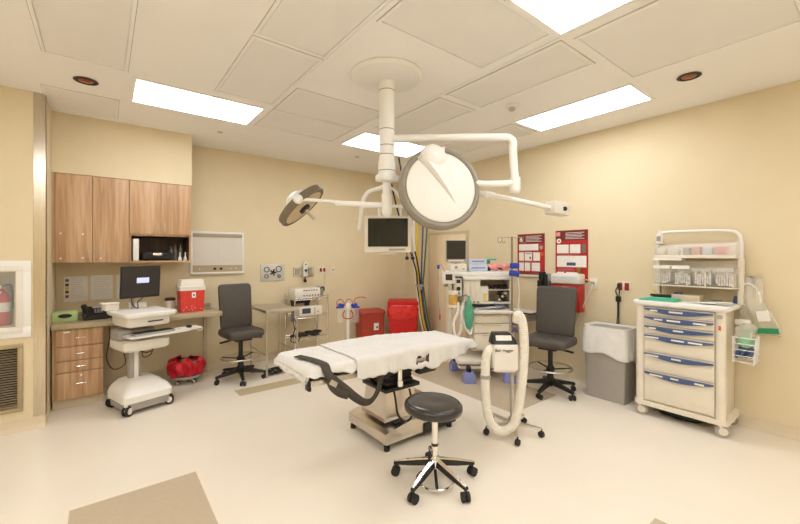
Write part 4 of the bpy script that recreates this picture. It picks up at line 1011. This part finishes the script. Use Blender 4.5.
# back frame with arch
fr = MB(); fr.tube([(-.30, .16, 1.10), (-.30, .16, 1.45), (-.30, .16, 1.70), (-.28, .16, 1.76), (-.22, .16, 1.775), (0, .16, 1.775), (.22, .16, 1.765), (.29, .16, 1.74), (.315, .16, 1.67), (.315, .16, 1.45), (.315, .16, 1.10)], .014, 10)
fr.build('arch_frame', white, t)
MB().bb(.295, .335, .13, .19, 1.10, 1.52, bev=.005).build('upright', creamm, t); MB().bb(-.32, -.285, .13, .19, 1.10, 1.52, bev=.005).build('upright', creamm, t)
MB().bb(-.29, .31, -.0, .17, 1.515, 1.53).bb(-.29, .31, -.01, -.0, 1.515, 1.545).bb(-.29, .31, .16, .17, 1.53, 1.66).build('upper_shelf', creamm, t)
MB().bb(-.29, .31, .155, .17, 1.245, 1.49).bb(-.30, .31, -.02, .17, 1.245, 1.255).build('lower_shelf', creamm, t)
MB().bb(-.295, -.292, .0, .155, 1.53, 1.64).bb(.308, .311, .0, .155, 1.53, 1.66).bb(-.29, .31, -.012, -.009, 1.545, 1.64).build('acrylic_guard', clearp, t)
for k in range(4):
    xa = -.29+k*.15
    b_ = MB().loft([[(xa+.003, -.0, 1.258), (xa+.146, -.0, 1.258), (xa+.146, .15, 1.258), (xa+.003, .15, 1.258)], [(xa+.003, -.06, 1.43), (xa+.146, -.06, 1.43), (xa+.146, .15, 1.43), (xa+.003, .15, 1.43)]]).build('tilt_bin', clearp, t)
    MB().box((xa+.075, -.058, 1.41+.02*(k < 2)), (.135, .006, .03)).build('bin_label', paperw if k < 2 else clearp, b_)
    m = MB()
    for q in range(7): m.box((xa+.025+q*.017, .05, 1.33+random.uniform(-.02, .01)), (.012, .12, random.uniform(.08, .13)), rot=(random.uniform(-.1, .1), 0, 0))
    m.build('packets', mat('packet_mix', (226, 216, 208), .6, var=.3, scale=60), b_)
MB().bb(-.295, -.07, -.02, .12, 1.492, 1.512, bev=.002).build('white_tray', white, t)
# side basket
bk = MB()
for k in range(6): bk.tube([(.345, -.17+k*.03, .86), (.345, -.17+k*.03, .66), (.46, -.17+k*.03, .64), (.475, -.17+k*.03, .86)], .0035, 6, smooth=False)
for z in (.66, .71, .76, .81, .86): bk.tube([(.342, -.19, z), (.47, -.19, z), (.47, .0, z), (.342, .0, z)], .0035, 6, smooth=False)
bk = bk.build('side_basket', white, t)
m = MB(); m.ball((.405, -.09, .82), .062, sc=(.9, 1.25, 1.0)); m.build('mask_bundle', mat('pale_green_tubing', (150, 196, 160), .5, var=.1), bk)
m = MB()
for k in range(7): m.box((.37+.013*k, -.10+random.uniform(-.04, .04), .73), (.02, .03, random.uniform(.07, .1)), rot=(random.uniform(-.3, .3), .3, 0))
m.build('basket_items', blued, bk)
MB().loft([rr(.05, .07, .02, .84, .40, -.07), rr(.06, .08, .02, .93, .405, -.06), rr(.03, .05, .02, .96, .41, -.05)]).build('plastic_pouch', clearbag, bk)
def shift_rack(o):
    o.data.transform(Matrix.Translation((.043, 0, 0)) @ Matrix.Diagonal((.94, 1, 1, 1)))
    for c_ in o.children: shift_rack(c_)
for o in list(CARTT.children):
    if o.name.split('.')[0] in ('arch_frame', 'upright', 'upper_shelf', 'lower_shelf', 'acrylic_guard', 'tilt_bin', 'white_tray'): shift_rack(o)
# things on the cart top
def cw(x, y, z): return (4.335+y, 1.172-x*1.1-.02, z)
o = thing('teal_towel', 'teal folded towel on the left of the cart top', 'towel', cw(-.17, -.13, 1.1085), -PI/2-.05)
MB().box((0, 0, .008), (.30, .17, .014), bev=.005).box((.02, .015, .021), (.24, .12, .010), rot=(0, 0, .1), bev=.004).build('towel', teal, o)
o = thing('clipboard', 'black clipboard with pens lying behind the teal towel', 'clipboard', cw(-.19, .0, 1.1085), -PI/2+.05)
MB().box((0, .0, .04), (.19, .05, .02), bev=.004).box((0, .02, .018), (.15, .09, .034)).build('clipboard', blackm, o); MB().cyl((-.04, 0, .055), (-.08, .02, .09), .005).build('pen', yellowm, o)
o = thing('carton_box', 'low cream box on the cart top under the bins', 'box', cw(-.01, .03, 1.1085), -PI/2)
MB().box((0, 0, .03), (.22, .12, .06), bev=.004).build('carton', creamdk, o); MB().box((-.07, 0, .07), (.06, .05, .018)).build('purple_item', purplem, o)
o = thing('paper_pile', 'loose papers and packets on the right of the cart top', 'papers', cw(.15, -.12, 1.1085), -PI/2)
m = MB()
for k in range(7): m.box((-.10+k*.04, random.uniform(-.04, .05), .003+k*.004), (.10, .07, .003), rot=(0, 0, random.uniform(-1, 1)))
m.build('sheets', paperw, o); MB().box((.06, .03, .036), (.09, .03, .006), rot=(0, 0, -.3)).build('green_packet', mat('dark_green', (50, 98, 84), .6), o)
for k, (x, col_, w_) in enumerate(((-.245, paperm, .05), (-.15, whiteplastic, .07), (-.045, greym, .05), (.03, mat('red_white_box', (216, 150, 138), .6, var=.3, scale=50), .06), (.115, palebl, .07), (.21, pinkm, .08))):
    z_ = 1.5305
    nm = ('syringe_box', 'tape_roll', 'ointment_box', 'swab_box', 'pale_packet', 'pink_packet')[k]
    lb = ('cream box at the left end of the upper cart shelf', 'white roll on the upper cart shelf beside the cream box', 'grey box in the middle of the upper cart shelf', 'red and white box on the upper cart shelf', 'pale blue packet right of the red and white box', 'pink packet at the right end of the upper cart shelf')[k]
    if k == 1: mb = MB().cyl((x, .02, z_+.05), (x, .09, z_+.05), .045)
    else: mb = MB().box((x, .07, z_+.045), (w_, .10, .08+.012*(k % 2)), bev=.004)
    oo = mb.build(nm, col_, loc=(4.335, 1.172-.047, 0), rot=(0, 0, -PI/2)); tag(oo, lb, 'supplies')
o = thing('antiseptic_bottle', 'white pump bottle at the top left of the cart shelves', 'bottle', cw(-.235, .10, 1.665), -PI/2)
MB().lathe([(0, 0), (.03, 0), (.032, .08), (.014, .11), (.012, .14), (0, .14)], n=20).build('bottle', whiteplastic, o); MB().bb(-.03, .03, -.035, .06, -.008, -.0005).build('clip', whiteplastic, o)
MB().box((0, -.031, .045), (.035, .004, .05)).build('bottle_label', greym, o)
# cable coil below cart
m = MB()
for k in range(9):
    m.tube([(4.32+random.uniform(-.02, .02)+(.09+.01*k)*math.cos(j*PI/4)*.75, 1.20+random.uniform(-.02, .02)+(.16+.008*k)*math.sin(j*PI/4), .012+.006*k) for j in range(8)], .007, 6, closed=True)
tag(m.build('cable_coil', blackm), 'coil of black cable on the floor beneath the supply cart', 'cable coil')
# bags hanging on the wall beyond the cart
t = wthing('hanging_supply_bag', 'clear bag with a green bottom band hanging by the supply cart', 'hanging bag', .80, .85)
def bagf(u, v):
    x = -.03+.03*v+(.13+.15*(1-v)**1.3)*u+.01*math.sin(6*v); th = .055*math.sin(PI*v)*math.sin(PI*u)+.02
    return (x+.012*math.sin(9*v), -.035-th-.01*math.sin(13*u+5*v), .50*v)
MB().grid(bagf, 22, 22).build('bag', clearbag, t, solid=.003)
MB().loft([[(.0, -.11, -.0), (.0, -.125, .0), (.0, -.13, .05), (.0, -.11, .05)], [(.25, -.09, .03), (.25, -.105, .03), (.24, -.11, .075), (.24, -.09, .075)]]).build('green_band', mat('green_print', (34, 142, 92), .45), t)
MB().box((.15, -.118, .17), (.08, .004, .09), rot=(0, -.2, 0)).box((.02, -.115, .10), (.11, .03, .05), bev=.01).build('white_packets', paperw, t)
MB().box((-.03, -.085, .27), (.05, .02, .11), rot=(0, .15, 0), bev=.008).build('blue_item', blued, t)
m = MB(); m.tube([(.02, -.05, .48), (.0, -.05, .53), (-.05, -.05, .50)], .006, 8); m.cyl((.06, -.001, .50), (.06, -.06, .50), .006); m.bb(.02, .12, -.05, -.035, .47, .50)
m.build('hanger', greym, t)
m = MB(); m.tube([(-.02, -.07, .40), (.04, -.08, .44), (.1, -.08, .40), (.13, -.08, .28), (.1, -.08, .2)], .009, 8); m.tube([(-.01, -.07, .28), (.05, -.09, .24), (.11, -.08, .26), (.12, -.08, .3)], .008, 8)
m.build('tubing', white, t)

# ------------------------------------------------------------------ forced air warmer
t = thing('patient_warmer', 'white patient warming unit with a long looping hose on a wheeled pole', 'patient warmer', (2.81, 2.01, 0), math.radians(-38))
MB().cyl((0, .0, .06), (0, .0, .86), .016).build('pole', steel, t)
for k in range(5):
    a = -.42+k*2*PI/5; x, y = .24*math.cos(a), .24*math.sin(a)
    lg = MB().loft([[(0-.02*math.sin(a), .02*math.cos(a), .07), (.02*math.sin(a), -.02*math.cos(a), .07), (.018*math.sin(a), -.018*math.cos(a), .10), (-.018*math.sin(a), .018*math.cos(a), .10)],
        [(x-.012*math.sin(a), y+.012*math.cos(a), .062), (x+.012*math.sin(a), y-.012*math.cos(a), .062), (x+.01*math.sin(a), y-.01*math.cos(a), .08), (x-.01*math.sin(a), y+.01*math.cos(a), .08)]]).build('base_leg', steeld, t)
    q = a+.9; MB().cyl((x-.014*math.cos(q), y-.014*math.sin(q), .0265), (x+.014*math.cos(q), y+.014*math.sin(q), .0265), .026, n=18).cyl((x, y, .03), (x, y, .07), .008).build('caster', rubber, lg)
MB().cyl((0, 0, .06), (0, 0, .13), .035).build('base_hub', steeld, t)
bx = MB().loft([rr(.095, .075, .035, .57, -.10, -.09), rr(.11, .09, .035, .59, -.10, -.09), rr(.11, .09, .035, .785, -.10, -.09), rr(.10, .08, .035, .80, -.10, -.09)]).build('blower_housing', whiteplastic, t)
MB().loft([rr(.11, .075, .03, .80, -.105, -.09), rr(.105, .07, .03, .825, -.105, -.08), rr(.075, .045, .02, .88, -.115, -.05)]).build('control_console', blackm, bx)
MB().box((-.11, -.135, .848), (.13, .012, .045), rot=(-.55, 0, 0), bev=.003).build('control_face', paperw, bx)
lettering('Bair Hugger', .032, blackm, bx, (-.115, -.1815, .755), (PI/2, 0, 0))
MB().tube([(-.22, -.12, .66), (-.225, -.14, .60), (-.205, -.17, .60)], .006).build('side_clip', blackm, bx)
MB().box((.0, -.02, .54), (.035, .03, .08), bev=.005).build('pole_clamp', creamdk, bx)
m = MB().tube([(-.17, -.10, .735), (-.215, -.12, .755), (-.25, -.13, .70), (-.265, -.14, .55), (-.262, -.14, .38), (-.245, -.15, .22), (-.20, -.15, .12), (-.12, -.15, .075), (-.04, -.15, .12), (.0, -.15, .22), (.03, -.15, .40), (.05, -.15, .60), (.06, -.14, .82), (.05, -.13, .97), (.025, -.12, 1.04), (.012, -.11, 1.03), (.015, -.09, .97)], .037, 20, ripple=.045, rp=.018)
m.build('air_hose', mat('ribbed_hose', (234, 226, 212), .5, var=.03), t)
MB().lathe([(.041, -.012), (.044, -.012), (.044, .012), (.041, .012)], c=(-.263, -.14, .53), n=24, close=False).build('hose_band', greym, t, solid=.003)

# ------------------------------------------------------------------ operating table
t = thing('operating_table', 'operating table with stainless pedestal and black pads', 'operating table', (2.03, 2.66, 0))
def tl(x, y, z): return (x-2.03, y-2.66, z)
def wbox(mb, x0, x1, y0, y1, z0, z1, bev=.0): return mb.bb(x0-2.03, x1-2.03, y0-2.66, y1-2.66, z0, z1, bev=bev)
# base
mb = MB()
prof = [(1.735, .055), (1.732, .07), (1.732, .138), (1.78, .155), (1.98, .19), (2.50, .19), (2.52, .17), (2.52, .055)]
mb.prism([(x-2.03, z) for x, z in prof], .57, c=(0, .305, 0), rot=(PI/2, 0, 0), bev=.006); mb.build('base', steeld, t)
wbox(MB(), 1.765, 2.50, 2.42, 2.94, .038, .055).build('base_skirt', blackm, t)
for x, y in ((1.762, 2.425), (1.762, 2.935), (2.46, 2.43), (2.46, 2.89)): MB().cyl(tl(x, y, .0005), tl(x, y, .035), .024).cyl(tl(x, y, .03), tl(x, y, .06), .014).build('foot', rubber, t)
wbox(MB(), 1.84, 1.95, 2.42, 2.50, .187, .192).build('pedal_panel', blackm, t)
wbox(MB(), 2.12, 2.50, 2.385, 2.40, .05, .13).build('side_battery', blackm, t)
mb = MB(); mb.loft([[tl(x, y, z) for x, y in ((1.80-a, 2.50-a), (2.14+a, 2.50-a), (2.14+a, 2.83+a), (1.80-a, 2.83+a))] for z, a in ((.19, .015), (.21, .0), (.42, -.02))])
mb.build('pedestal', steeld, t, ang=20)
wbox(MB(), 1.795, 2.16, 2.485, 2.84, .42, .452, bev=.006).build('pedestal_cap', blackm, t)
mb = MB()
for k in range(6):
    wbox(mb, 1.84+.006*(k % 2), 2.12-.006*(k % 2), 2.53+.006*(k % 2), 2.80-.006*(k % 2), .452+k*.04, .49+k*.04, bev=.012)
mb.build('bellows', rubber, t)
MB().cyl(tl(1.95, 2.50, .452), tl(1.95, 2.50, .66), .022).build('piston', chrome, t); MB().cyl(tl(1.95, 2.50, .452), tl(1.95, 2.50, .50), .03).build('piston_collar', chrome, t)
wbox(MB(), 1.62, 2.45, 2.46, 2.84, .64, .70, bev=.01).build('tilt_frame', blackm, t)
mb = MB(); wbox(mb, 1.70, 1.80, 2.42, 2.50, .56, .66, bev=.02); wbox(mb, 2.1, 2.3, 2.42, 2.5, .53, .66, bev=.02); wbox(mb, 2.2, 2.34, 2.5, 2.6, .50, .62, bev=.02)
mb.build('actuator', blackm, t)
for x0, x1, zz in ((1.10, 1.54, .668), (1.57, 2.20, .672)):
    for y in (2.345, 2.935): wbox(MB(), x0, x1, y, y+.012, zz-.005, zz+.03, bev=.003).build('side_rail', steel, t)
wbox(MB(), 1.09, 1.545, 2.355, 2.94, .655, .70, bev=.005).build('leg_plate', steeld, t)
wbox(MB(), 1.56, 2.20, 2.36, 2.94, .655, .70, bev=.005).build('seat_plate', rubber, t)
mb = MB(); mb.loft([[tl(2.20, y, z) for y, z in ((2.38, .655), (2.92, .655), (2.92, .70), (2.38, .70))], [tl(2.72, y, z) for y, z in ((2.40, .665), (2.88, .665), (2.88, .70), (2.40, .70))]]); mb.build('back_plate', blackm, t)
for x0, x1 in ((1.09, 1.54), (1.56, 2.19)): wbox(MB(), x0, x1, 2.365, 2.93, .70, .765, bev=.02).build('pad', rubber, t)
mb = MB(); mb.loft([[tl(2.20, y, z) for y, z in ((2.37, .70), (2.93, .70), (2.92, .762), (2.38, .762))], [tl(2.72, y, z) for y, z in ((2.40, .70), (2.88, .70), (2.87, .73), (2.41, .73))]]); mb.build('pad', rubber, t)
wbox(MB(), 1.075, 1.095, 2.36, 2.42, .63, .69, bev=.004).build('corner_clamp', blackm, t)
MB().tube([tl(1.88, 2.49, .44), tl(1.86, 2.44, .38), tl(1.87, 2.42, .26), tl(1.92, 2.40, .20), tl(1.99, 2.40, .21), tl(2.02, 2.42, .30), tl(2.03, 2.47, .42)], .009, 8).build('control_cord', blackm, t)
# sheets
def hashn(x, y): return math.sin(x*12.9+y*4.1)*.5+math.sin(x*31.7-y*17.3+1.3)*.3+math.sin(x*7.1+y*39.2)*.2
def interp(tab, x):
    for (xa, a), (xb, b) in zip(tab, tab[1:]):
        if x <= xb: 
            k = (x-xa)/(xb-xa); k = max(0, min(1, k)); return a+(b-a)*k
    return tab[-1][1]
def sheet(label, x0, x1, top, near, far, yn, yf, nx, off, endl=None, endr=None, hole=None):
    mb = MB(); nv = 56
    def fn(u, v):
        x = x0+(x1-x0)*u; zt = interp(top, x)+off; zn = interp(near, x); zf = interp(far, x); a = interp(yn, x)-off; b = interp(yf, x)+off
        r = .035
        Ln, W, Lf = max(.01, zt-r-zn), b-a-2*r, max(.01, zt-r-zf); arc = r*PI/2
        T = Ln+arc+W+arc+Lf; s_ = v*T
        if s_ < Ln: y, z = a, zn+s_; nrm = (-1, 0); hang = 1-s_/Ln
        elif s_ < Ln+arc: q = (s_-Ln)/r; y, z = a+r-r*math.cos(q), zt-r+r*math.sin(q); nrm = (-.7, .7); hang = 0
        elif s_ < Ln+arc+W: y, z = a+r+(s_-Ln-arc), zt; nrm = (0, 1); hang = 0
        elif s_ < Ln+2*arc+W: q = (s_-Ln-arc-W)/r; y, z = b-r+r*math.sin(q), zt-r+r*math.cos(q); nrm = (.7, .7); hang = 0
        else: y, z = b, zt-r-(s_-Ln-2*arc-W); nrm = (1, 0); hang = (s_-Ln-2*arc-W)/Lf
        d = .004*hashn(x*1.3, y*1.5)+.0025*hashn(x*5, y*4+3) + hang*.012*(1+math.sin(x*23+1)) + hang*.008*math.sin(x*47)
        y += nrm[0]*d; z += nrm[1]*d
        z += (.006*math.sin(x*31)+.005*math.sin(x*67))*hang
        if endl is not None and x-x0 < .05:
            k = 1-(x-x0)/.05; z -= endl*k**2*(1 if nrm[1] > .5 else 0); 
        if endr is not None and x1-x < .05:
            k = 1-(x1-x)/.05; z -= endr*k**2*(1 if nrm[1] > .5 else 0)
        return (x, y, z)
    mb.grid(fn, nx, nv)
    if hole:
        dl = [f for f in mb.bm.faces if hole(f.calc_center_median())]
        bmesh.ops.delete(mb.bm, geom=dl, context='FACES')
    # close the visible end with a hanging flap
    o = mb.build('table_sheet', sheetm, solid=.003, ang=70); return tag(o, label, 'sheet', 'white sheets on the operating table')
shA = sheet('white sheet over the foot end pad, under the dark strap', 1.055, 1.60, [(1.05, .775), (1.6, .782)], [(1.05, .728), (1.3, .722), (1.6, .705)], [(1.05, .70), (1.6, .70)], [(1.05, 2.352), (1.6, 2.345)], [(1.05, 2.95), (1.6, 2.95)], 60, .004, endl=.06)
shB = sheet('large white sheet over middle and head end of the table', 1.43, 2.77, [(1.43, .789), (1.9, .795), (2.2, .785), (2.77, .748)], [(1.43, .645), (1.84, .648), (2.16, .606), (2.25, .62), (2.6, .665), (2.77, .70)], [(1.43, .66), (2.77, .66)], [(1.43, 2.335), (2.2, 2.335), (2.77, 2.375)], [(1.43, 2.955), (2.2, 2.955), (2.77, 2.92)], 130, .004, endr=.045,
            hole=lambda c_: 1.985 < c_.x < 2.13 and c_.y < 2.36 and .668 < c_.z < .712+.01*math.sin(c_.x*60))
# end flap of the foot sheet
def flap(u, v):
    y = 2.352+.598*u; x = 1.055-.008*math.sin(v*PI)-.006*math.sin(u*30); z = .728-.04*v*(1+.25*math.sin(u*14)); return (x, y, z)
shf = MB().grid(flap, 40, 8).build('end_flap', sheetm, shA, solid=.003)
def flap2(u, v):
    y = 2.375+.54*u; x = 2.77+.01*math.sin(v*PI)+.008*math.sin(u*22); z = .712-.05*v*(1+.4*math.sin(u*11)); return (x, y, z)
MB().grid(flap2, 40, 6).build('end_flap', sheetm, shB, solid=.003)
# strap: ribbon
def ribbon(mb, pts, w, wdir):
    P = catmull([Vector(p) for p in pts], False, 8); A = []; n = len(P); W = catmull([Vector(q) for q in wdir], False, 8)
    for i, p in enumerate(P):
        d = W[i].normalized()*w/2; A.append((mb.bm.verts.new(p-d), mb.bm.verts.new(p+d)))
    for a, b in zip(A, A[1:]): mb.bm.faces.new((a[0], a[1], b[1], b[0]))
mb = MB()
ribbon(mb, [(1.13, 2.68, .796), (1.17, 2.54, .797), (1.185, 2.44, .797), (1.19, 2.36, .792), (1.195, 2.322, .745), (1.24, 2.312, .685), (1.33, 2.31, .605), (1.42, 2.33, .525), (1.50, 2.34, .47), (1.57, 2.35, .465), (1.63, 2.36, .52), (1.68, 2.39, .60), (1.72, 2.44, .66)], .062,
       [(1, .25, 0), (1, .2, 0), (1, .1, 0), (1, 0, 0), (1, 0, .1), (.7, 0, .7), (.6, 0, .8), (.4, -.2, .85), (.1, -.4, .9), (-.2, -.4, .9), (-.6, -.3, .7), (-.8, -.2, .5), (-.8, -.2, .4)])
mb = mb.build('restraint_strap', strapm, solid=.006)
tag(mb, 'dark grey strap laid over the foot sheet and looping below the table', 'strap')
m2 = MB(); ribbon(m2, [(1.20, 2.305, .70), (1.22, 2.30, .65), (1.27, 2.298, .60), (1.34, 2.30, .565)], .05, [(1, 0, .2), (.8, 0, .6), (.5, 0, .8), (.3, 0, .9)]); m2.build('loose_end', strapm, mb, solid=.006)
MB().box((1.225, 2.297, .675), (.06, .012, .035), rot=(0, .6, 0), bev=.003).build('buckle', steel, mb)

# ------------------------------------------------------------------ round stool
t = thing('round_stool', 'round black padded stool on a chrome five-arm base', 'stool', (1.782, 1.895, 0), math.radians(-38))
sr = (0, .045, 0)
MB().lathe([(0, .0), (.175, .0), (.193, .010), (.199, .030), (.197, .050), (.185, .063), (.15, .070), (.06, .066), (0, .063)], n=64).build('seat_cushion', seatblack, t, ang=60, loc=(-.012, 0, .477), rot=sr)
MB().lathe([(.1755, .062), (.179, .0655), (.182, .062)], n=64, close=False).build('seam_piping', seatblack, t, solid=.003, loc=(-.012, 0, .477), rot=sr)
MB().lathe([(0, -.014), (.12, -.014), (.17, -.002), (0, -.0005)], n=48).build('seat_pan', chrome, t, loc=(-.012, 0, .477), rot=sr)
MB().cyl((0, 0, .16), (0, 0, .458), .021, n=32).build('gas_column', chrome, t)
MB().cyl((0, 0, .245), (0, 0, .262), .0235, n=32).build('collar', blackm, t)
MB().cyl((-.035, 0, .10), (-.035, 0, .20), .012).build('height_pedal', blackm, t)
hub = MB().lathe([(0, .10), (.035, .10), (.038, .15), (.026, .175), (0, .175)], n=28).build('hub', chrome, t)
for k in range(5):
    a = math.radians((-52, -124, 164, 15, 92)[k])
    ca, sa = math.cos(a), math.sin(a)
    P = lambda r, w_, z: (r*ca-w_*sa, r*sa+w_*ca, z)
    ar = MB().loft([[P(.02, -.020, .115), P(.02, .020, .115), P(.02, .016, .158), P(.02, -.016, .158)], [P(.16, -.015, .09), P(.16, .015, .09), P(.16, .011, .128), P(.16, -.011, .128)], [P(.29, -.014, .078), P(.29, .014, .078), P(.29, .010, .097), P(.29, -.010, .097)]]).build('base_arm', blackm, t)
    MB().loft([[P(.02, -.017, .157), P(.02, .017, .157), P(.02, .014, .163), P(.02, -.014, .163)], [P(.16, -.0125, .126), P(.16, .0125, .126), P(.16, .010, .133), P(.16, -.010, .133)], [P(.285, -.011, .096), P(.285, .009, .098), P(.285, .009, .100), P(.285, -.009, .100)]]).build('arm_top', chrome, ar)
    q = a+PI/2-.5+k*.3; x, y = .278*ca, .278*sa; c4 = MB()
    for sd in (-1, 1): c4.cyl((x+math.cos(q)*.006*sd, y+math.sin(q)*.006*sd, .0305), (x+math.cos(q)*.025*sd, y+math.sin(q)*.025*sd, .0305), .030, n=24)
    c4.cyl((x, y, .03), (x, y, .085), .008); c4.build('caster', rubber, ar)
MB().tube([(.125*math.cos(k*PI/12), -.035+.125*math.sin(k*PI/12), .035) for k in range(24)], .0075, 10, closed=True).build('foot_ring', chrome, t)
MB().cyl((0, 0, .10), (0, -.155, .038), .010).cyl((0, 0, .10), (0, .085, .038), .006).build('ring_support', blackm, t)

# ------------------------------------------------------------------ camera, lights, world
cam = bpy.data.cameras.new('camera'); co = bpy.data.objects.new('camera', cam); C.objects.link(co)
co.location = (0, 0, 1.535); co.rotation_euler = (PI/2, 0, math.radians(-38)); cam.lens = 17.1; cam.sensor_width = 36; cam.shift_y = -.0075; cam.clip_start = .05
bpy.context.scene.camera = co
w = bpy.data.worlds.new('world'); bpy.context.scene.world = w; w.use_nodes = True
w.node_tree.nodes['Background'].inputs[0].default_value = (1, .97, .93, 1); w.node_tree.nodes['Background'].inputs[1].default_value = .3
sc = bpy.context.scene
sc.view_settings.view_transform = 'Standard'; sc.view_settings.look = 'None'; sc.view_settings.gamma = 1; sc.view_settings.exposure = 0.0
try: sc.view_settings.use_curve_mapping = False
except Exception: pass
